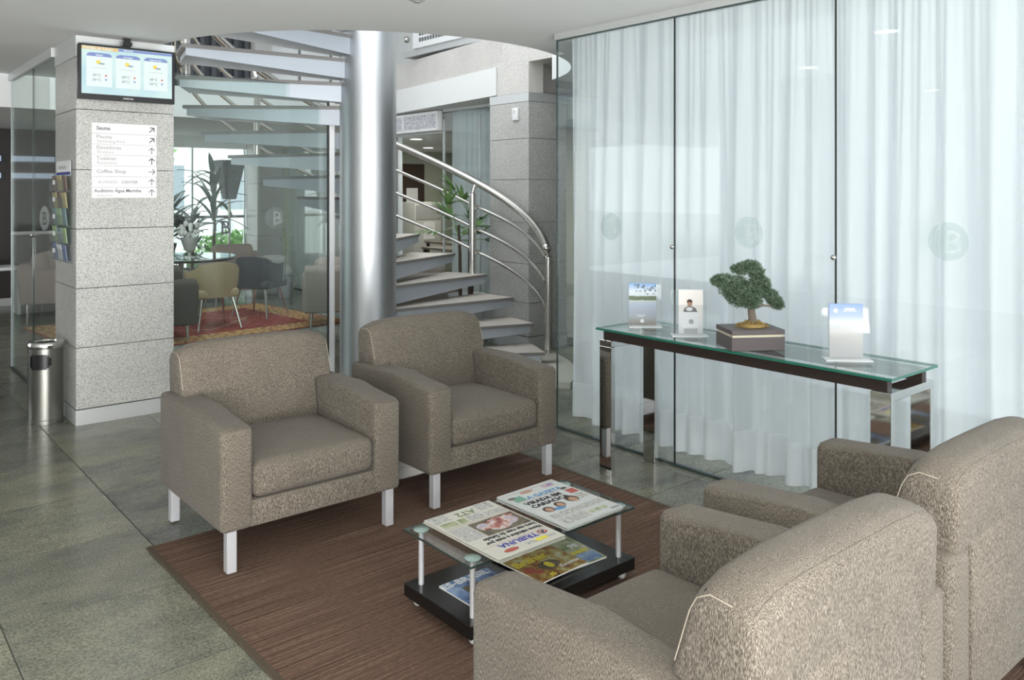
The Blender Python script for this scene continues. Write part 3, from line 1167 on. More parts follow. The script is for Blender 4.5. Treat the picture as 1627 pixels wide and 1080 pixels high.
def m3(t, z):
    text('title', '98', .045, mat('print_white', (.85, .86, .86), .5), t, flat(.05, .0, z), bold=.001)
    sheet_quads('print_photo', [(-.0, -.13, .11, -.06)], z, PH_BLUE, t)
    sheet_quads('print_photo', [(.02, -.05, .1, -.03)], z, INKY, t)


magazine('blue magazine at the left end of the coffee table shelf', (1.868, 2.385, ZM), 0.02, .225, .235, PH_BLUE, m1)
magazine('green magazine at the right end of the coffee table shelf, under a food magazine', (2.295, 2.42, ZM), -.05, .235, .28, PH_GREEN, m3)
magazine('food magazine with a yellow title lying on top of a green magazine', (2.17, 2.415, ZM + .0062), .06, .25, .285, PH_FOOD, m2)

# ================================================================= CONSOLE TABLE
cs = thing('console_table', 'long narrow glass topped console table with polished steel legs by the curtain', 'console table', (3.285, 2.36, 0))
Y0c, Y1c = -.805, .80
bm = NB(); box(bm, -.018, .405, Y0c - .012, Y1c + .012, .791, .803)
bm.normal_update()
for f in bm.faces:
    f.material_index = 1 if abs(f.normal.z) < .5 else 0
finish('glass_top', bm, [GLASST, GLASSEDGE], cs)
for x in (.012, .325):
    B('beam', DARKWOOD, cs, x, x + .04, Y0c + .02, Y1c - .02, .738, .7908)
for y in (Y0c, Y1c - .085):
    f = B('end_frame', CHROME, cs, 0, .395, y, y + .085, .703, .7378, .002, 1)
    for x in (0, .36):
        B('leg', CHROME, cs, x, x + .035, y, y + .085, 0, .7028, .002, 1)

# ---- acrylic brochure holders
ZCN = .8033


def holder(name, label, loc, rz, w_, h_, print_fn):
    t = thing(name, label, 'display stand', loc, rz, 'acrylic stands on the console table')
    bm = NB(); box(bm, -w_ / 2, w_ / 2, -.05, .03, 0, .004); finish('foot', bm, mat('acrylic_white_edge', (.82, .85, .86), .15), t)
    bm = NB(); box(bm, -w_ / 2, w_ / 2, .0145, .0175, .004, h_ * .96); finish('back_plate', bm, ACRYL, t)
    bm = NB(); box(bm, -w_ / 2, w_ / 2, -.0025, -.0005, .004, h_ * .66); finish('front_plate', bm, ACRYL, t)
    print_fn(t)
    return t


def grad_mat(name, z0, z1, stops, nz=0.0, scale=30):
    m = mat(name, (.5, .5, .5), .45)
    n, l = nodes_of(m)
    t = n.new('ShaderNodeTexCoord')
    s = n.new('ShaderNodeSeparateXYZ')
    l.new(t.outputs['Object'], s.inputs[0])
    mr = n.new('ShaderNodeMapRange')
    mr.inputs['From Min'].default_value = z0
    mr.inputs['From Max'].default_value = z1
    l.new(s.outputs['Z'], mr.inputs['Value'])
    v = mr.outputs['Result']
    if nz:
        f = noise(m, t.outputs['Object'], scale, 4, .7)
        a = n.new('ShaderNodeMath'); a.operation = 'MULTIPLY_ADD'
        a.inputs[1].default_value = nz
        l.new(f, a.inputs[0]); l.new(v, a.inputs[2])
        b = n.new('ShaderNodeMath'); b.operation = 'SUBTRACT'
        b.inputs[1].default_value = nz * .5
        l.new(a.outputs[0], b.inputs[0])
        v = b.outputs[0]
    setc(m, ramp(m, v, stops))
    return m


CARD = mat('card_white', (.86, .87, .88), .4)


def leaflet(t, w_, z0, z1, m, xoff=0):
    bm = NB(); box(bm, xoff - w_ / 2, xoff + w_ / 2, .004, .012, z0, z1)
    return finish('leaflet', bm, m, t)


BEACH = grad_mat('print_beach', .01, .235, [(0.0, (.2, .17, .14)), (.1, (.34, .33, .3)), (.2, (.42, .46, .54)), (.5, (.56, .64, .78)), (.575, (.72, .76, .72)), (.6, (.1, .16, .06)), (.68, (.16, .2, .12)), (.7, (.7, .78, .84)), (.8, (.78, .86, .92)), (1, (.2, .42, .75))], .05, 60)
PALM = mat('print_leaves', (.1, .14, .2), .5)


def pr1(t):
    leaflet(t, .15, .006, .235, BEACH, -.012)
    bm = NB()
    r_ = random.Random(2)
    for k in range(46):
        x = r_.uniform(-.06, .06); z = .23 - abs(r_.gauss(0, .02)) - (.03 if x > 0 else 0) * r_.random()
        s = r_.uniform(.003, .008)
        quad(bm, [(x - s, .0036, z), (x, .0036, z - s * .6), (x + s, .0036, z), (x, .0036, z + s * .6)])
    finish('print_leaf', bm, PALM, t)
    bm = NB()
    for a, z, wq in ((-.045, .058, .05), (-.038, .049, .035)):
        quad(bm, [(a, .0036, z), (a + wq, .0036, z), (a + wq, .0036, z + .004), (a, .0036, z + .004)])
    c_ = [bm.verts.new((-.015 + .011 * math.cos(i / 16 * 2 * PI), .0036, .028 + .011 * math.sin(i / 16 * 2 * PI))) for i in range(16)]
    bm.faces.new(c_)
    finish('print_mark', bm, CARD, t)


def pr2(t):
    leaflet(t, .125, .006, .235, grad_mat('print_lobby', 0, .24, [(0, (.55, .55, .56)), (.25, (.85, .85, .85)), (.6, (.88, .85, .8)), (1, (.9, .89, .87))]), .01)
    y = .0036
    bm = NB()
    quad(bm, [(-.03, y, .12), (.045, y, .12), (.035, y, .14), (.012, y, .15), (-.005, y, .15), (-.022, y, .14)])
    finish('print_figure', bm, mat('ink_charcoal', (.16, .15, .15), .6), t)
    bm = NB()
    bm.faces.new([bm.verts.new((.005 + .014 * math.cos(i / 16 * 2 * PI), y - .0003, .166 + .018 * math.sin(i / 16 * 2 * PI))) for i in range(16)])
    finish('print_figure', bm, SKIN, t)
    bm = NB()
    bm.faces.new([bm.verts.new((.004 + .015 * math.cos(i / 16 * PI), y - .0006, .170 + .016 * math.sin(i / 16 * PI))) for i in range(17)])
    finish('print_figure', bm, HAIR, t)
    bm = NB()
    quad(bm, [(-.035, y - .0004, .04), (.045, y - .0004, .04), (.052, y - .0004, .118), (-.038, y - .0004, .118)])
    bm.faces.new([bm.verts.new((.003 + .017 * math.cos(i / 16 * 2 * PI), y - .0005, .135 + .01 * math.sin(i / 16 * 2 * PI))) for i in range(16)])
    finish('print_desk', bm, CARD, t)
    bm = NB()
    quad(bm, [(-.025, y, .008), (.045, y, .008), (.045, y, .034), (-.025, y, .034)])
    bm.faces.new([bm.verts.new((.012 + .013 * math.cos(i / 16 * 2 * PI), y - .0008, .07 + .013 * math.sin(i / 16 * 2 * PI))) for i in range(16)])
    finish('print_mark', bm, mat('ink_silver', (.4, .4, .41), .5), t)


ROADP = grad_mat('print_pool', .005, .245, [(0, (.42, .42, .42)), (.2, (.5, .49, .48)), (.38, (.56, .55, .52)), (.5, (.7, .69, .66)), (.62, (.66, .68, .72)), (.78, (.30, .38, .60)), (1, (.16, .26, .55))], .05, 16)


def pr3(t):
    leaflet(t, .145, .006, .245, ROADP)
    y = .0036
    bm = NB()
    bm.faces.new([bm.verts.new((-.045 + .009 * math.cos(i / 16 * 2 * PI), y, .215 + .009 * math.sin(i / 16 * 2 * PI))) for i in range(16)])
    quad(bm, [(-.01, y, .217), (.04, y, .217), (.034, y, .226), (-.004, y, .226)])
    quad(bm, [(-.015, y, .212), (.045, y, .212), (.045, y, .2135), (-.015, y, .2135)])
    finish('print_mark', bm, CARD, t)


AZ = -math.radians(40)
holder('display_stand', 'acrylic stand with a blue and green beach leaflet, far left end of the console', (3.505, 3.025, ZCN), AZ - .05, .18, .238, pr1)
holder('display_stand', 'acrylic stand with a pale leaflet of a receptionist at a desk', (3.455, 2.685, ZCN), AZ - .04, .185, .238, pr2)
holder('display_stand', 'acrylic stand with a pale blue leaflet right of the bonsai', (3.495, 1.852, ZCN), AZ - .1, .20, .235, pr3)

# ---- bonsai
bz = thing('bonsai', 'artificial bonsai tree in a square grey brown box on the console table', 'bonsai', (3.365 + .055, 2.217 + .08, ZCN), -math.radians(33))
POT = mat('bonsai_box', (.115, .098, .098), .5)
bm = NB(); box(bm, -.13, .13, -.10, .10, 0, .062, .002, 1); finish('planter_box', bm, POT, bz, True)
bm = NB(); box(bm, -.123, .123, -.093, .093, .0622, .074); finish('cream_band', bm, mat('cream_inlay', (.72, .67, .5), .5), bz)
bm = NB(); box(bm, -.13, .13, -.10, .10, .0742, .096, .002, 1); finish('planter_lid', bm, POT, bz, True)
rnd = random.Random(9)
bm = NB()
for _ in range(700):
    a = rnd.uniform(0, 2 * PI); rr = math.sqrt(rnd.random())
    p = Vector((.012 + .075 * rr * math.cos(a), .05 * rr * math.sin(a), .098 + .03 * (1 - rr * rr) * rnd.uniform(.5, 1)))
    d = Vector((rnd.gauss(0, 1), rnd.gauss(0, 1), rnd.gauss(0, .6))).normalized() * .012
    s = Vector((rnd.gauss(0, 1), rnd.gauss(0, 1), rnd.gauss(0, 1))).normalized() * .0018
    quad(bm, [p - d - s, p - d + s, p + d + s, p + d - s])
lathe(bm, [(0, .1), (.06, .1), (.055, .112), (0, .118)], (.012, 0, 0), 16)
mo = finish('moss', bm, mat('dry_moss', (.36, .25, .09), .9), bz)
mo['kind'] = 'stuff'
TX = .012
tr = one('trunk', mat('bonsai_bark', (.17, .14, .11), .85), bz, lambda bm: (
    tube(bm, [(TX, 0, .1), (TX + .002, 0, .13), (TX - .004, .004, .18), (TX - .01, 0, .23), (TX - .005, .0, .30)], [.026, .019, .017, .015, .008]),
    tube(bm, [(TX - .006, 0, .19), (TX - .05, .01, .22), (TX - .12, 0, .27)], [.009, .007, .004]),
    tube(bm, [(TX - .004, 0, .185), (TX + .05, -.01, .2), (TX + .11, 0, .19)], [.009, .006, .003])), True)
NEEDLE = mat('bonsai_needle', (.075, .125, .072), .6)
_f = noise(NEEDLE, coords(NEEDLE), 60, 3)
setc(NEEDLE, ramp(NEEDLE, _f, [(.3, (.035, .065, .04)), (.5, (.10, .155, .095)), (.7, (.21, .27, .20))]))
pads = [(-.145, 0, .30, .036, .022), (-.115, .01, .295, .05, .03), (-.085, .0, .26, .055, .036), (-.05, -.02, .215, .055, .034), (-.045, .02, .275, .05, .04),
        (-.01, 0, .25, .055, .04), (.0, -.02, .205, .045, .03), (-.035, .01, .35, .045, .022), (.0, 0, .365, .045, .022), (.03, 0, .335, .035, .028), (.045, .0, .29, .045, .03),
        (.03, .01, .25, .05, .034), (.085, 0, .235, .04, .022), (.115, .0, .205, .032, .02), (.13, 0, .185, .028, .018), (.065, 0, .275, .03, .02), (-.08, 0, .225, .03, .02)]
for (x, y, z, a, b) in pads:
    x, z, a, b = x * 1.07, .1 + (z - .1) * 1.04, a * 1.05, b * 1.05
    bm = NB()
    for _ in range(int(5200 * a / .05 * .16)):
        d = Vector((rnd.gauss(0, 1), rnd.gauss(0, 1), rnd.gauss(0, 1))).normalized()
        q = rnd.uniform(.55, 1.05)
        p = Vector((x + d.x * a * q, y + d.y * a * .9 * q, z + d.z * b * q + .012))
        for _k in range(2):
            e = (d + Vector((rnd.gauss(0, .8), rnd.gauss(0, .8), rnd.gauss(.2, .8)))).normalized() * .0125
            s = e.cross(Vector((rnd.gauss(0, 1), rnd.gauss(0, 1), rnd.gauss(0, 1)))).normalized() * .0016
            quad(bm, [p - s, p + s, p + e + s * .4, p + e - s * .4])
    fo = finish('foliage', bm, NEEDLE, bz)
    fo['kind'] = 'stuff'

# ================================================================= COLUMN FITTINGS
# ---- weather screen
tv = thing('television', 'wall television showing a weather forecast, high on the granite column', 'television', (1.602, 5.90, 2.148))
bm = NB(); box(bm, -.302, .302, 0, .045, 0, .36, .006, 2); finish('casing', bm, BLACK, tv, True)
one('mount', BLACK, tv, lambda bm: (box(bm, -.03, .03, .046, .118, .12, .3), box(bm, -.022, .022, .02, .05, .36, .427), box(bm, -.03, .03, .012, .06, .375, .40)))
for nm, r_ in (('bezel', (-.302, .302, .3475, .36)), ('bezel', (-.302, .302, 0, .036)), ('bezel', (-.302, -.285, .036, .3475)), ('bezel', (.285, .302, .036, .3475))):
    B(nm, BLACK, tv, r_[0], r_[1], -.006, -.0002, r_[2], r_[3], .001, 1)
EM = lambda n_, c_, s_=1.0: mat(n_, (0.02, 0.02, 0.02), .3, emit=c_, es=s_)
SCR = EM('screen_sky', (.62, .86, .86), .62)
_n, _l = nodes_of(SCR)
_c = ramp(SCR, noise(SCR, coords(SCR), 4, 2), [(.35, (.56, .80, .86)), (.6, (.72, .93, .9))])
_l.new(_c, bsdf(SCR).inputs['Emission Color'])
sc = B('screen', SCR, tv, -.285, .285, -.0015, -.0005, .036, .3475)


def scr(name, rects, m, y):
    bm = NB()
    for x0, z0, x1, z1 in rects:
        quad(bm, [(x0, y, z0), (x1, y, z0), (x1, y, z1), (x0, y, z1)])
    return finish(name, bm, m, sc)


SBLUE = EM('screen_blue', (.26, .36, .72), .55)
SORG = EM('screen_orange', (.9, .62, .25), .6)
SWH = EM('screen_card', (.82, .93, .92), .66)
STX = EM('screen_text', (.1, .14, .2), .4)
SYEL = EM('screen_sun', (.95, .75, .12), .65)
SRED = EM('screen_red', (.85, .15, .12), .6)
SGR = EM('screen_cloud', (.45, .55, .62), .5)
scr('banner', [(-.285, .325, -.06, .346)], SORG, -.0018)
scr('banner', [(-.06, .329, .285, .346)], SBLUE, -.0018)
text('caption', 'Previsão do Tempo', .019, SWH, sc, upright(-.275, -.002, .3295), bold=.0004, sx=1.2)
text('caption', 'Vitória-ES', .015, SWH, sc, upright(-.03, -.002, .333), bold=.0004)
for k, (nm, hi) in enumerate((('Sábado', '29°C'), ('Domingo', '28°C'), ('Segunda-feira', '28°C'))):
    x = -.255 + k * .178
    scr('card', [(x, .085, x + .155, .29)], SWH, -.0017)
    bm = NB()
    pts = [(x, .282), (x + .155, .282), (x + .150, .298), (x + .13, .306), (x + .025, .306), (x + .005, .298)]
    bm.faces.new([bm.verts.new((a, -.0019, b)) for a, b in pts])
    finish('card_tab', bm, SBLUE, sc)
    text('caption', nm, .015, SWH, sc, upright(x + .078, -.0021, .287), 'CENTER', .0003)
    bm = NB()
    bm.faces.new([bm.verts.new((x + .072 + .015 * math.cos(i / 16 * 2 * PI), -.0019, .245 + .013 * math.sin(i / 16 * 2 * PI))) for i in range(16)])
    finish('sun_icon', bm, SYEL, sc)
    bm = NB()
    bm.faces.new([bm.verts.new((x + .092 + .02 * math.cos(i / 16 * 2 * PI), -.002, .236 + .006 * math.sin(i / 16 * 2 * PI))) for i in range(16)])
    finish('cloud_icon', bm, SGR, sc)
    scr('caption_line', [(x + .03, .207, x + .125, .2085)], SGR, -.0019)
    text('caption', hi, .022, STX, sc, upright(x + .035, -.0019, .152), sx=1.15)
    text('caption', '20°C', .022, STX, sc, upright(x + .035, -.0019, .122), sx=1.15)
    bm = NB(); bm.faces.new([bm.verts.new((x + a, -.0019, z)) for a, z in ((.108, .155), (.128, .155), (.118, .168))]); finish('arrow_icon', bm, SRED, sc)
    bm = NB(); bm.faces.new([bm.verts.new((x + a, -.0019, z)) for a, z in ((.108, .137), (.128, .137), (.118, .124))]); finish('arrow_icon', bm, SBLUE, sc)
text('brand_mark', 'SAMSUNG', .014, mat('silver_print', (.7, .7, .7), .4), tv, upright(0, -.0068, .012), 'CENTER', .0003)

# ---- direction sign
sg = thing('direction_sign', 'white direction sign with seven rows and arrows on the granite column', 'sign', (1.405, 6.0235, 1.50))
SIGNW = mat('sign_plate', (.84, .85, .85), .3)
SIGNT = mat('sign_text', (.16, .16, .17), .5)
SIGNL = mat('sign_text_light', (.42, .42, .43), .5)
rows = [('Sauna', None, 'NE'), ('Piscina', 'Swimming Pool', 'NE'), ('Elevadores', 'Elevators', 'N'), ('Toaletes', 'Restrooms', 'N'), ('Coffee Shop', None, 'E'), ('BUSINESS CENTER', None, 'N'), ('Auditório Água Marinha', 'Auditorium', 'N')]
RH = .506 / 7
for i, (a, b, d) in enumerate(rows):
    z1 = .506 - i * RH
    dz = -.001 if i else 0
    p = B('sign_plate', SIGNW, sg, 0, .417 - (.004 if i % 2 else 0), -.012, -.0004, z1 - RH + .0012, z1, .001, 1)
    if b:
        text('row_text', a, .034 if i != 6 else .031, SIGNT if i == 6 else SIGNL, p, upright(.028 if i != 6 else .015, -.0124, z1 - .032), bold=.0005, sx=1.05 if i != 6 else .98)
        text('row_text', b, .028 if i != 6 else .02, SIGNL, p, upright(.032, -.0124, z1 - .060))
    elif i == 5:
        text('row_text', 'BUSINESS', .026, SIGNL, p, upright(.04, -.0124, z1 - .045), sx=1.1)
        text('row_text', 'CENTER', .026, SIGNT, p, upright(.185, -.0124, z1 - .045), sx=1.1)
    else:
        text('row_text', a, .034, SIGNT if i == 0 else SIGNL, p, upright(.028, -.0124, z1 - .047), bold=.0009, sx=1.1)
    # arrow
    bm = NB()
    c0 = Vector((.382, 0, z1 - RH / 2))
    th_ = .0072 if i in (0, 1, 3) else .0052
    L = .022

    def bar(p0, p1):
        d_ = (p1 - p0).normalized()
        n_ = Vector((-d_.z, 0, d_.x)) * th_ / 2
        quad(bm, [(q.x, -.0124, q.z) for q in (p0 - n_, p1 - n_, p1 + n_, p0 + n_)])
    ang = {'N': PI / 2, 'NE': PI / 4, 'E': 0}[d]
    ax = Vector((math.cos(ang), 0, math.sin(ang)))
    tip = c0 + ax * L
    bar(c0 - ax * L, tip)
    for s in (-1, 1):
        h = Vector((math.cos(ang + PI + s * .8), 0, math.sin(ang + PI + s * .8)))
        bar(tip - ax * .001, tip + h * .027)
    finish('arrow', bm, SIGNT, p)

# ---- brochure rack on the side of the column
br = thing('brochure_rack', 'clear wall rack of brochures on the left side of the granite column', 'brochure rack', (1.312, 6.335, 1.06))
bm = NB(); box(bm, -.006, -.001, -.22, .22, 0, .69); finish('back_plate', bm, ACRYL, br)
bm = NB(); box(bm, -.0085, -.0062, -.2, .22, .6, .695); finish('header_card', bm, CARD, br)
bm = NB(); quad(bm, [(-.0087, -.2, .6), (-.0087, .22, .6), (-.0087, .22, .618), (-.0087, -.2, .618)]); finish('header_stripe', bm, INKB, br)
text('header_text', 'Informações', .04, INKG, br, Matrix.Translation((-.0088, .16, .64)) @ Matrix.Rotation(-PI / 2, 4, 'Z') @ Matrix.Rotation(PI / 2, 4, 'X'), sx=1.2)
for k in range(5):
    z = .02 + k * .117
    pk = one('pocket', ACRYL, br, lambda bm: (box(bm, -.055, -.052, -.22, .22, z, z + .075), box(bm, -.0515, -.0065, -.22, .22, z, z + .003)))
    bm = NB(); box(bm, -.0565, -.0555, .03, .1, z + .045, z + .075); finish('pocket_tag', bm, CARD, br)
BC = [mat('brochure_%s' % n_, c_, .5) for n_, c_ in (('blue', (.16, .2, .32)), ('yellow', (.42, .38, .2)), ('green', (.3, .42, .24)), ('white', (.6, .62, .63)), ('brown', (.18, .13, .11)), ('teal', (.18, .27, .28)))]
rb = random.Random(4)
for k in range(5):
    z = 1.06 + .02 + k * .117
    for j in range(3):
        y = 6.335 - .145 + j * .14
        bm = NB(); box(bm, -.018, -.012, -.055, .055, 0, .10 + .02 * rb.random())
        xf(bm.verts, Matrix.Rotation(-.12, 4, 'Y'))
        ci = (k * 2 + j * 3 + k // 2) % 6
        o = finish('brochure', bm, BC[ci])
        o.location = (1.312 - .012, y, z + .0045)
        nm = ['blue', 'yellow', 'green', 'white', 'brown', 'teal'][ci]
        tag(o, '%s brochure in the %s tier of the clear wall rack, %s' % (nm, ['lowest', 'second lowest', 'middle', 'second highest', 'top'][k], ['nearest the camera', 'in the centre', 'farthest back'][j]), 'brochure', 'brochures in the wall rack')

# ---- ash bin
bn = thing('litter_bin', 'cylindrical grey steel litter bin with ashtray top beside the column', 'bin', (1.185, 6.285, 0))
bm = NB()
RB = .106
NSEG = 48
zs = [0, .02, .024, .05, .40, .415, .43, .445, .46, .475, .49, .515]
op0 = math.radians(205); op1 = math.radians(262)
verts = [[bm.verts.new((RB * math.cos(2 * PI * i / NSEG), RB * math.sin(2 * PI * i / NSEG), z)) for i in range(NSEG)] for z in [0, .03, .10, .20, .30, .365, .375, .39, .42, .44, .455, .465, .475, .512]]
zl = [0, .03, .10, .20, .30, .365, .375, .39, .42, .44, .455, .465, .475, .512]
for q in range(len(zl) - 1):
    for i in range(NSEG):
        a = (i + .5) / NSEG * 2 * PI
        zm = (zl[q] + zl[q + 1]) / 2
        half = math.radians(38) * math.sqrt(max(0, 1 - abs((zm - .415) / .053) ** 4))
        if abs(a - math.radians(238)) < half:
            continue
        bm.faces.new((verts[q][i], verts[q][(i + 1) % NSEG], verts[q + 1][(i + 1) % NSEG], verts[q + 1][i]))
finish('body', bm, BINSTEEL, bn, True)
one('liner', BLACK, bn, lambda bm: lathe(bm, [(0, .01), (.098, .01), (.098, .505), (0, .505)], n=40), True)
one('foot_ring', BINSTEEL, bn, lambda bm: lathe(bm, [(.105, .001), (.109, .001), (.109, .026), (.105, .03)], n=48), True)
one('rim', CHROME, bn, lambda bm: lathe(bm, [(.104, .50), (.111, .50), (.113, .51), (.112, .53), (.106, .541), (.07, .541), (.066, .53)], n=48), True)
one('ash_dish', mat('ash_dish', (.06, .06, .055), .5, .6), bn, lambda bm: lathe(bm, [(.066, .53), (.05, .515), (0, .511)], n=40), True)

# ================================================================= LOUNGE BEHIND THE GLASS
# ---- patterned carpet
PCARP = mat('persian_field', (.3, .05, .035), .9)
_v = coords(PCARP)
f1 = noise(PCARP, _v, 14, 3, .7)
setc(PCARP, ramp(PCARP, f1, [(.38, (.22, .02, .018)), (.5, (.40, .045, .03)), (.62, (.46, .075, .045)), (.7, (.6, .38, .2))]))
PBORD = mat('persian_border', (.5, .33, .15), .9)
f1 = noise(PBORD, coords(PBORD), 22, 3, .75)
setc(PBORD, ramp(PBORD, f1, [(.36, (.1, .06, .03)), (.44, (.5, .08, .04)), (.5, (.72, .45, .16)), (.62, (.82, .6, .28)), (.72, (.45, .33, .13))]))
pc = bpy.data.objects.new('carpet', None)
COL.objects.link(pc)
pc.location = (3.32, 9.72, .0003)
pc.rotation_euler = (0, 0, .09)
tag(pc, 'red and gold patterned carpet under the round table in the lounge', 'carpet')
bm = NB(); box(bm, -1.45, 1.45, -1.13, 1.13, 0, .006); finish('edge', bm, mat('persian_edge', (.36, .06, .03), .9), pc)
bm = NB(); box(bm, -1.42, 1.42, -1.10, 1.10, .0061, .0075); finish('border', bm, PBORD, pc)
bm = NB(); box(bm, -1.08, 1.08, -.78, .78, .0076, .009); finish('field', bm, PCARP, pc)
bm = NB()
for a, b in (((-.7, 0), (0, .55)), ((0, .55), (.7, 0)), ((.7, 0), (0, -.55)), ((0, -.55), (-.7, 0))):
    d = (Vector(b) - Vector(a)).normalized() * .012
    n_ = Vector((-d.y, d.x))
    quad(bm, [(a[0] - n_.x, a[1] - n_.y, .0092), (b[0] - n_.x, b[1] - n_.y, .0092), (b[0] + n_.x, b[1] + n_.y, .0092), (a[0] + n_.x, a[1] + n_.y, .0092)])
finish('medallion', bm, mat('persian_line', (.6, .42, .26), .9), pc)
ZP = .0095

# ---- round glass table
rt = thing('round_table', 'round glass dining table in the lounge under the flower vase', 'table', (3.41, 10.36, ZP))
one('table_top', [GLASST, GLASSEDGED], rt, lambda bm: lathe(bm, [(0, .728), (.64, .728), (.64, .742), (0, .742)], n=56), True)
one('rim', DARKWOOD, rt, lambda bm: lathe(bm, [(.60, .70), (.64, .70), (.64, .7275), (.60, .7275)], n=56), True)
one('pedestal', CHROME, rt, lambda bm: lathe(bm, [(0, 0), (.26, 0), (.26, .015), (.05, .05), (.045, .69), (.2, .70), (0, .70)], n=36), True)


def tub_chair(label, loc, rz, colmat, legs=STEEL):
    """faces -Y; curved shell"""
    t = thing('tub_chair', label, 'chair', loc, rz)
    bm = NB()
    n = 18
    rows = []
    for z, ro, in ((.36, .25), (.45, .27), (.60, .285), (.745, .295), (.75, .27), (.60, .245), (.44, .235)):
        row = []
        for i in range(n + 1):
            a = -0.25 + (PI + .5) * i / n
            zz = z
            if z > .5:
                zz = z - .10 * abs(math.cos(a)) ** 2 * (1 if math.sin(a) < .6 else .6)
            row.append(bm.verts.new((ro * math.cos(a), ro * math.sin(a) * .95, zz)))
        rows.append(row)
    for a, b in zip(rows, rows[1:]):
        for i in range(n):
            bm.faces.new((a[i], a[i + 1], b[i + 1], b[i]))
    bm.faces.new([r_[0] for r_ in rows]); bm.faces.new([r_[-1] for r_ in rows][::-1])
    finish('back_shell', bm, colmat, t, True)
    bm = NB(); box(bm, -.235, .235, -.26, .215, .35, .45, .03, 3); finish('seat', bm, colmat, t, True)
    for sx in (-1, 1):
        for sy in (-1, 1):
            one('leg', legs, t, lambda bm: tube(bm, [(sx * .17, sy * .16, .36), (sx * .24, sy * .25, .003)], [.017, .010], 10), True)
    return t


CREAM = mat('cream_leather', (.52, .42, .24), .5)
CHAR = mat('charcoal_leather', (.055, .06, .07), .5)
tub_chair('cream tub chair with its back to the glass at the round table', (3.42, 9.32, ZP), PI, CREAM)
tub_chair('dark charcoal tub chair at the right of the round table', (4.2, 9.82, ZP), 2.2, CHAR)


def club_chair(label, loc, rz, m, w_=.82, cushion=True, leg_h=.16, top=.66):
    """simple upholstered lounge chair facing -Y"""
    t = thing('club_chair', label, 'armchair', loc, rz)
    W = w_ / 2
    for s in (-1, 1):
        bm = NB()
        a, b = (W - .13, W) if s > 0 else (-W, -W + .13)
        prism(bm, [(-.36, leg_h), (.40, leg_h), (.42, .60), (-.30, .57), (-.38, .5)], 'x', a, b, .03, 3)
        finish('arm', bm, m, t, True, angle=1.2)
    bm = NB(); box(bm, -W + .12, W - .12, -.34, .3, leg_h, .30, .02, 2); finish('seat_rail', bm, m, t, True)
    bm = NB(); box(bm, -W + .131, W - .131, -.37, .25, .302, .44, .035, 3); finish('seat_cushion', bm, m, t, True)
    bm = NB(); prism(bm, [(.27, leg_h), (.40, leg_h), (.44, top - .05), (.40, top), (.31, top), (.26, top - .06)], 'x', -W + .02, W - .02, .025, 3)
    finish('backrest', bm, m, t, True, angle=1.2)
    if cushion:
        bm = NB(); box(bm, -.29, .29, .06, .26, .45, .78, .07, 4)
        xf(bm.verts, Matrix.Translation((0, .16, .45)) @ Matrix.Rotation(-.22, 4, 'X') @ Matrix.Translation((0, -.16, -.45)))
        finish('back_cushion', bm, m, t, True, angle=1.2)
    for sx in (-1, 1):
        for y in (-.28, .33):
            one('leg', STEEL, t, lambda bm: tube(bm, [(sx * (W - .10), y, leg_h + .005), (sx * (W - .09), y, .001)], [.022, .013], 12), True)
    return t


PINK = mat('rose_beige_fabric', (.42, .32, .28), .8, sheen=.2)
BEIGE = mat('beige_fabric', (.40, .36, .31), .8, sheen=.2)
BROWN = mat('brown_fabric', (.13, .115, .10), .8)
club_chair('rose beige armchair beyond the round table, facing the glass', (4.60, 11.60, 0), -.12, PINK, .86)
t_ = club_chair('beige armchair with its back turned, just behind the lounge glass at right', (4.70, 8.73, ZP), PI - .45, BEIGE, .84, True, .17, .70)
club_chair('brown armchair with its back turned, at the left behind the lounge glass', (2.62, 8.98, ZP), PI - .05, BROWN, .82, True, .17, .64)
club_chair('beige armchair behind the stair treads right of the steel column', (5.04, 7.63, 0), PI - .45, BEIGE, .84, True, .17, .68)
club_chair('rose beige armchair seen through the left glass beside the white side table', (2.42, 11.75, 0), 1.15, PINK, .84)
stb = thing('side_table', 'white cube side table beside the armchair behind the left glass', 'side table', (1.75, 12.1, 0))
bm = NB(); box(bm, -.22, .22, -.22, .22, .56, .60, .004, 1); finish('table_top', bm, WHITEG, stb, True)
for sx in (-1, 1):
    B('side_panel', WHITEG, stb, sx * .2 - .015, sx * .2 + .015, -.2, .2, 0, .5595)

# ---- flower vase and bonsai on the round table
ZV = ZP + .7425
va = thing('vase', 'glass vase of white flowers on the round lounge table', 'vase', (3.42, 10.05, ZV))
one('vase_body', mat('vase_glass', (.62, .64, .62), .1, .3), va, lambda bm: lathe(bm, [(0, 0), (.07, 0), (.07, .008), (.018, .02), (.018, .06), (.06, .09), (.105, .24), (.10, .24), (.055, .1), (0, .09)], n=28), True)
bm = NB()
rv = random.Random(5)
for _ in range(26):
    p = (rv.uniform(-.11, .11), rv.uniform(-.1, .1), .25 + rv.uniform(0, .16))
    sphere(bm, p, rv.uniform(.018, .03), 8, 6, (1, 1, 1.3))
fo = finish('flowers', bm, mat('white_petal', (.8, .82, .78), .6), va)
fo['kind'] = 'stuff'
DARKLEAF = mat('dark_leaf', (.018, .03, .018), .6)
b2 = thing('bonsai', 'dark bonsai in a black bowl on the round lounge table', 'bonsai', (3.22, 10.42, ZV))
one('bowl', BLACK, b2, lambda bm: lathe(bm, [(0, 0), (.12, 0), (.16, .12), (.165, .16), (.15, .16), (.12, .1), (0, .1)], n=28), True)
one('trunk', mat('bark', (.2, .15, .1), .8), b2, lambda bm: tube(bm, [(0, 0, .1), (.03, 0, .2), (.0, .0, .3), (.08, 0, .38)], [.025, .02, .016, .01]), True)
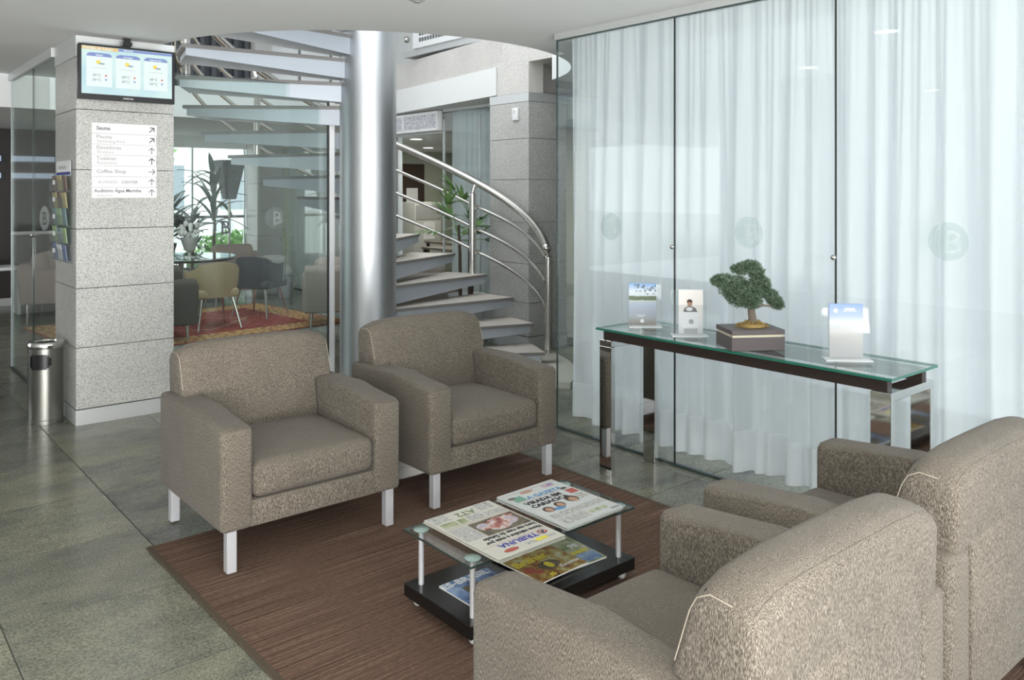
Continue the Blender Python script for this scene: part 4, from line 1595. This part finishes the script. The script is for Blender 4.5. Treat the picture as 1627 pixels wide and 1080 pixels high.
for (x, y, z, a, b) in [(-.14, 0, .32, .11, .05), (-.02, 0, .4, .12, .07), (.1, 0, .46, .13, .07), (.22, 0, .4, .12, .06), (-.25, 0, .27, .08, .04), (.33, 0, .34, .08, .05)]:
    bm = NB()
    foliage(bm, (x, y, z), a, 300, .022, rv, (1, 1, b / a))
    fo = finish('foliage', bm, DARKLEAF, b2)
    fo['kind'] = 'stuff'

# ---- stack of round poufs
for k, (z, rr, h, lab) in enumerate(((0, .32, .22, 'lowest and widest white round pouf of the stack in the lounge corner'), (.2205, .27, .2, 'middle white round pouf of the stack in the lounge corner'), (.421, .2, .14, 'small white round pouf on top of the stack in the lounge corner'))):
    bm = NB()
    prof = [(0, 0)] + [(rr * (.78 + .22 * math.sin(PI * i / 12)) if 0 < i < 12 else rr * .72, h * i / 12) for i in range(13)] + [(0, h)]
    lathe(bm, prof, n=36)
    o = finish('pouf', bm, mat('white_leatherette', (.72, .72, .70), .5), None, True)
    o.location = (5.36, 12.02, z)
    tag(o, lab, 'pouf', 'stacked white poufs')


# ---- plants by the street window
def blade(bm, base, d, length, width, droop, seg=6):
    d = Vector(d).normalized()
    side = d.cross(Vector((0, 0, 1)))
    if side.length < .05:
        side = Vector((1, 0, 0))
    side.normalize()
    L = []
    p = Vector(base)
    for i in range(seg + 1):
        t_ = i / seg
        wv = width * (math.sin(PI * (0.12 + .88 * t_)) ** .8 if t_ < 1 else 0) * .5 + .001
        L.append((bm.verts.new(p - side * wv), bm.verts.new(p + Vector((0, 0, .12 * width)) ), bm.verts.new(p + side * wv)))
        d = (d + Vector((0, 0, -droop / seg))).normalized()
        p = p + d * length / seg
    for a, b in zip(L, L[1:]):
        bm.faces.new((a[0], a[1], b[1], b[0]))
        bm.faces.new((a[1], a[2], b[2], b[1]))


DKL = mat('dracaena_leaf', (.05, .10, .055), .45)


def dracaena(label, loc, h, seed, n=16, leaf=.5, pot=.20):
    t = thing('dracaena', label, 'plant', loc, 0, None)
    one('pot', mat('grey_planter', (.3, .32, .32), .5), t, lambda bm: lathe(bm, [(0, 0), (pot * .75, 0), (pot, .38), (pot * .92, .38), (pot * .9, .33), (0, .33)], n=24), True)
    one('stem', mat('bark', (.2, .15, .1), .8), t, lambda bm: tube(bm, [(0, 0, .3), (.02, 0, h * .6), (0, 0, h)], [.025, .02, .016]), True)
    r_ = random.Random(seed)
    for k in range(n):
        bm = NB()
        a = k * 2.4 + r_.uniform(-.3, .3)
        el = r_.uniform(.1, 1.3)
        z = h * (.55 + .45 * k / n)
        blade(bm, (0, 0, z), (math.cos(a) * math.cos(el), math.sin(a) * math.cos(el), math.sin(el)), leaf * r_.uniform(.8, 1.25), .085, r_.uniform(.4, 1.3))
        finish('leaf', bm, DKL, t, True)
    return t


dracaena('dark leafy potted plant by the street window, leftmost', (3.93, 12.45, 0), 1.35, 1, 34, .48)
dracaena('dark leafy potted plant by the street window, in the middle', (4.34, 12.66, 0), 1.15, 2, 28, .36)
dracaena('tall dark potted plant by the street window, beside the tapered planter', (4.66, 12.64, 0), 1.85, 3, 36, .5)
t = thing('planter_stand', 'dark tapered planter standing high on a post before the street window', 'planter', (4.9, 12.62, 0))
one('post', STEEL, t, lambda bm: tube(bm, [(0, 0, .015), (0, 0, 1.42)], .02, 12), True)
one('base', STEEL, t, lambda bm: lathe(bm, [(0, 0), (.15, 0), (.15, .015), (0, .015)], n=24), True)
bm = NB()
p_ = [(-.13, -.13), (.13, -.13), (.13, .13), (-.13, .13)]
v0 = [bm.verts.new((a * .6, b * .6, 1.42)) for a, b in p_]; v1 = [bm.verts.new((a * 1.45, b * 1.45, 2.02)) for a, b in p_]
bm.faces.new(v0[::-1]); bm.faces.new(v1)
for i in range(4):
    bm.faces.new((v0[i], v0[(i + 1) % 4], v1[(i + 1) % 4], v1[i]))
finish('planter_box', bm, mat('slate_planter', (.09, .1, .105), .6), t)
t = thing('potted_plant', 'small bright green plant behind the rose beige armchair', 'plant', (5.25, 11.4, 0))
one('pot', mat('grey_planter', (.3, .32, .32), .5), t, lambda bm: lathe(bm, [(0, 0), (.1, 0), (.13, .3), (.12, .3), (.11, .26), (0, .26)], n=24), True)
one('stem', mat('green_stem', (.12, .2, .06), .6), t, lambda bm: tube(bm, [(0, 0, .25), (.01, 0, .8), (-.02, 0, 1.25)], [.008, .006, .004], 8), True)
rr_ = random.Random(8)
for k in range(14):
    bm = NB()
    a = rr_.uniform(0, 6.28)
    blade(bm, (0, 0, .6 + .045 * k), (math.cos(a), math.sin(a), .5), .16, .05, .8, 4)
    finish('leaf', bm, mat('lime_leaf', (.28, .45, .12), .5), t, True)

# ---- rhapis palm right of the stair
pm = thing('palm', 'green rhapis palm in a white pot behind the stair handrail', 'plant', (5.12, 6.80, 0))
one('pot', WHITEG, pm, lambda bm: lathe(bm, [(0, 0), (.15, 0), (.19, .47), (.20, .49), (.18, .49), (.17, .44), (0, .44)], n=32), True)
rp = random.Random(12)
LEAFP = mat('rhapis_leaf', (.13, .25, .075), .45)
CANE = mat('rhapis_cane', (.075, .055, .04), .8)
tops = []
for (a, b, h) in ((-.07, .02, 1.2), (.0, -.04, 1.35), (.08, .03, 1.15)):
    one('cane', CANE, pm, lambda bm: tube(bm, [(a, b, .43), (a * 1.1, b, .9), (a * 1.3, b * 1.2, h)], [.019, .017, .014], 10), True)
    tops.append((a * 1.3, b * 1.2, h))
for k in range(15):
    bx, by, bz_ = tops[k % 3]
    az = k * 2.4
    ln = rp.uniform(.16, .42)
    el = rp.uniform(-.05, 1.1)
    near = math.cos(az + .75) > .25      # towards the pillar the fronds stay short
    ln *= .35 if near else 1
    d = Vector((math.cos(az) * math.cos(el), math.sin(az) * math.cos(el), math.sin(el)))
    b0 = Vector((bx, by, bz_ - rp.uniform(0, .25)))
    b1 = b0 + d * ln
    bm = NB()
    tube(bm, [b0, (b0 + b1) / 2 + Vector((0, 0, .02)), b1], [.005, .004, .003], 6)
    sd = d.cross(Vector((0, 0, 1))).normalized()
    upv = sd.cross(d)
    for j in range(9):
        f = -1.15 + 2.3 * j / 8
        dd = d * math.cos(f) + sd * math.sin(f) + upv * .15
        blade(bm, b1, dd, rp.uniform(.22, .3) * (.62 if near else 1) * (1 - .25 * abs(f)), .034, rp.uniform(.3, .8), 4)
    finish('frond', bm, LEAFP, pm, True)

# ---- through the doorway: side room furniture
t = thing('air_curtain', 'white perforated air curtain above the dark doorway', 'air curtain', (5.66, 8.55, 2.262))
bm = NB(); box(bm, -.06, .03, -.51, .51, 0, .235, .01, 2); finish('casing', bm, WHITEG, t, True)
GR = mat('perforated_grille', (.5, .5, .52), .5)
_n, _l = nodes_of(GR)
vo = _n.new('ShaderNodeTexVoronoi')
vo.inputs['Scale'].default_value = 55
_l.new(coords(GR), vo.inputs['Vector'])
setc(GR, ramp(GR, vo.outputs['Distance'], [(.2, (.12, .12, .13)), (.45, (.62, .62, .66))]))
for a, b in ((-.50, .20), (.24, .50)):
    bm = NB(); box(bm, -.064, -.0605, a, b, .035, .2); finish('grille', bm, GR, t)
t = thing('air_conditioner', 'white air conditioning unit with perforated grille high on the upper wall', 'air conditioner', (5.45, 7.2, 3.2))
bm = NB(); box(bm, -.05, .5, -1.0, 1.05, .02, .34, .015, 2); finish('casing', bm, WHITEG, t, True)
bm = NB()
for i in range(34):
    for j in range(3):
        y = -.95 + i * .055
        z = .09 + j * .07
        box(bm, -.054, -.051, y, y + .038, z, z + .045)
g = finish('grille', bm, mat('vent_dark', (.12, .13, .13), .5), t)
g['kind'] = 'stuff'
one('lamp_bolt', STEEL, t, lambda bm: sphere(bm, (-.03, 1.2, .16), .04, 12, 8))
B('bracket', BAND, t, -.02, .5, -1.0, 1.3, -.05, .0195)

DK = mat('cafe_dark', (.03, .028, .026), .5)
dr = thing('door_leaf', 'dark brown door with a white notice in the side room', 'door', (8.35, 13.03, 0))
B('leaf', mat('brown_door', (.05, .032, .025), .4), dr, -.35, .45, 0, .05, 0, 2.05)
B('notice', CARD, dr, 0.05, .3, -.006, -.001, 1.25, 1.6)
cm = thing('vending_machine', 'white drinks machine in front of the dark door', 'machine', (8.2, 12.3, 0))
bm = NB(); box(bm, -.28, .28, -.28, .28, 0, 1.35, .01, 2); finish('body', bm, mat('machine_white', (.55, .56, .53), .5), cm, True)
bm = NB(); box(bm, -.26, .26, -.287, -.281, 1.05, 1.3); finish('control_panel', bm, mat('machine_panel', (.4, .41, .4), .4), cm)
bm = NB(); box(bm, -.1, .14, -.286, -.281, .7, 1.0); finish('notice', bm, CARD, cm)
for k, (x, y) in enumerate(((7.1, 9.6), (7.9, 10.7))):
    t = thing('cafe_table', ['dark square cafe table nearer the doorway in the side room', 'dark square cafe table farther back in the side room'][k], 'table', (x, y, 0))
    bm = NB(); box(bm, -.4, .4, -.4, .4, .71, .74, .004, 1); finish('table_top', bm, mat('cafe_top', (.12, .1, .08), .4), t, True)
    for sx in (-1, 1):
        for sy in (-1, 1):
            B('leg', DK, t, sx * .36 - .02, sx * .36 + .02, sy * .36 - .02, sy * .36 + .02, 0, .7095)
    nk = thing('napkin', ['white folded napkin on the nearer cafe table', 'white folded napkin on the farther cafe table'][k], 'napkin', (x - .1, y - .1, .7405))
    one('fold', CARD, nk, lambda bm: lathe(bm, [(.05, 0), (.03, .1), (.012, .2), (0, .2)], n=10), True)
    for q, (dx, dy, rz) in enumerate(((0, -.62, PI), (.62, 0, -PI / 2))):
        c_ = thing('cafe_chair', ['dark cafe chair with curved back at the %s of the %s cafe table' % (('front', 'side')[q], ('nearer', 'farther')[k])][0], 'chair', (x + dx, y + dy, 0), rz)
        bm = NB(); box(bm, -.2, .2, -.2, .2, .43, .47, .01, 2); finish('seat', bm, mat('cafe_seat', (.28, .24, .17), .6), c_, True)
        for sx in (-1, 1):
            for sy in (-1, 1):
                one('leg', DK, c_, lambda bm: tube(bm, [(sx * .17, sy * .17, .43), (sx * .19, sy * .19, .003)], .014, 8), True)
        one('backrest', DK, c_, lambda bm: (tube(bm, [(.2 * math.cos(a), .18 + .03 * math.sin(a), .47 + .4 * math.sin(a)) for a in [PI * i / 12 for i in range(13)]], .014, 8), [tube(bm, [(xx, .19, .47), (xx, .2, .82)], .008, 6) for xx in (-.08, 0, .08)]), True)

DL = mat('lamp_glow', (.9, .9, .9), .4, emit=(1, .97, .9), es=6)
for k, (x, y, z) in enumerate(((7.88, 11.55, 2.2795), (6.45, 9.75, 2.2795))):
    t = thing('downlight', ['recessed ceiling light in the side room, farther one', 'recessed ceiling light in the side room, nearer one'][k], 'light', (x, y, z), 0, 'side room downlights')
    one('lamp', DL, t, lambda bm: lathe(bm, [(0, -.004), (.085, -.004), (.085, -.001), (0, -.001)], n=24), True)
    one('ring', WHITEG, t, lambda bm: lathe(bm, [(.086, -.001), (.115, -.001), (.11, -.008), (.088, -.010), (.086, -.001)], n=28), True)
    l = area('side_room_lamp', (x, y, z - .03), (0, 0, 0), 1.1, 1.1, 16, (1, .95, .85))
# lobby downlights (outside the frame, mirrored in the glass wall)
for k, (x, y) in enumerate(((2.19, 2.506), (1.146, 3.66), (-1.22, 3.67))):
    t = thing('downlight', ['recessed lobby ceiling light above the coffee table', 'recessed lobby ceiling light above the left armchair', 'recessed lobby ceiling light at the far left'][k], 'light', (x, y, ZC - .0005), 0, 'lobby downlights')
    one('lamp', DL, t, lambda bm: lathe(bm, [(0, -.004), (.075, -.004), (.075, -.001), (0, -.001)], n=24), True)
    one('ring', WHITEG, t, lambda bm: lathe(bm, [(.076, -.001), (.1, -.001), (.096, -.008), (.078, -.01), (.076, -.001)], n=28), True)
t = thing('ceiling_vent', 'small round grey fixture on the lobby ceiling at the top edge', 'ceiling fixture', (2.46, 3.71, ZC - .0005))
one('ring', mat('vent_grey', (.45, .46, .46), .5), t, lambda bm: lathe(bm, [(0, -.012), (.03, -.014), (.045, -.006), (.05, -.001), (0, -.001)], n=28), True)
one('disc', mat('vent_mid', (.3, .3, .3), .5), t, lambda bm: lathe(bm, [(0, -.02), (.018, -.02), (.02, -.0145), (0, -.0145)], n=20), True)

# ---- small fittings
t = thing('wall_sensor', 'small white sensor box on the far granite pillar', 'sensor', (5.10 + .215, 6.0195, 2.23))
t.location = (5.275, 6.20, 2.24)
bm = NB(); box(bm, -.03, -.0005, -.04, .04, 0, .125, .008, 2); finish('housing', bm, WHITEG, t, True)
B('lens', mat('sensor_lens', (.62, .63, .62), .3), t, -.033, -.0305, -.02, .02, .07, .1)
# reception elements at far left
t = thing('reception_counter', 'dark reception counter at the far left beyond the glass', 'counter', (-.75, 12.2, 0))
bm = NB(); box(bm, -1.6, 1.9, -.3, .3, 0, 1.0, .005, 1); finish('body', bm, DARKWALL, t, True)
B('counter_top', BLACKLAC, t, -1.65, 1.95, -.34, .34, 1.0005, 1.04)
t = thing('door', 'dark wooden door with a round white logo behind the left glass', 'door', (2.42, 12.945, 0))
B('leaf', mat('wenge_door', (.03, .02, .017), .35), t, -.13, .18, -.03, 0, 0, 2.1)
lg = one('logo', CARD, t, lambda bm: bm.faces.new([bm.verts.new((.0 + .06 * math.cos(i / 24 * 2 * PI), -.032, 1.17 + .17 * math.sin(i / 24 * 2 * PI))) for i in range(24)]))
text('letter', 'B', .26, mat('wenge_door', (.03, .02, .017), .35), lg, upright(0, -.0335, 1.08), 'CENTER', sx=.4)
for k, z in enumerate((1.95, 1.72)):
    t = thing('glow_strip', ['upper bluish glowing strip over the reception counter', 'lower bluish glowing strip over the reception counter'][k], 'light', (.9, 12.9, z))
    B('lamp', EM('strip_glow', (.5, .62, .8), .5), t, -1.2, 1.0, -.02, .0, 0, .07)  # plain glowing bar before the dark far wall
    B('housing', BLACK, t, -1.25, 1.05, .001, .045, -.02, .09)
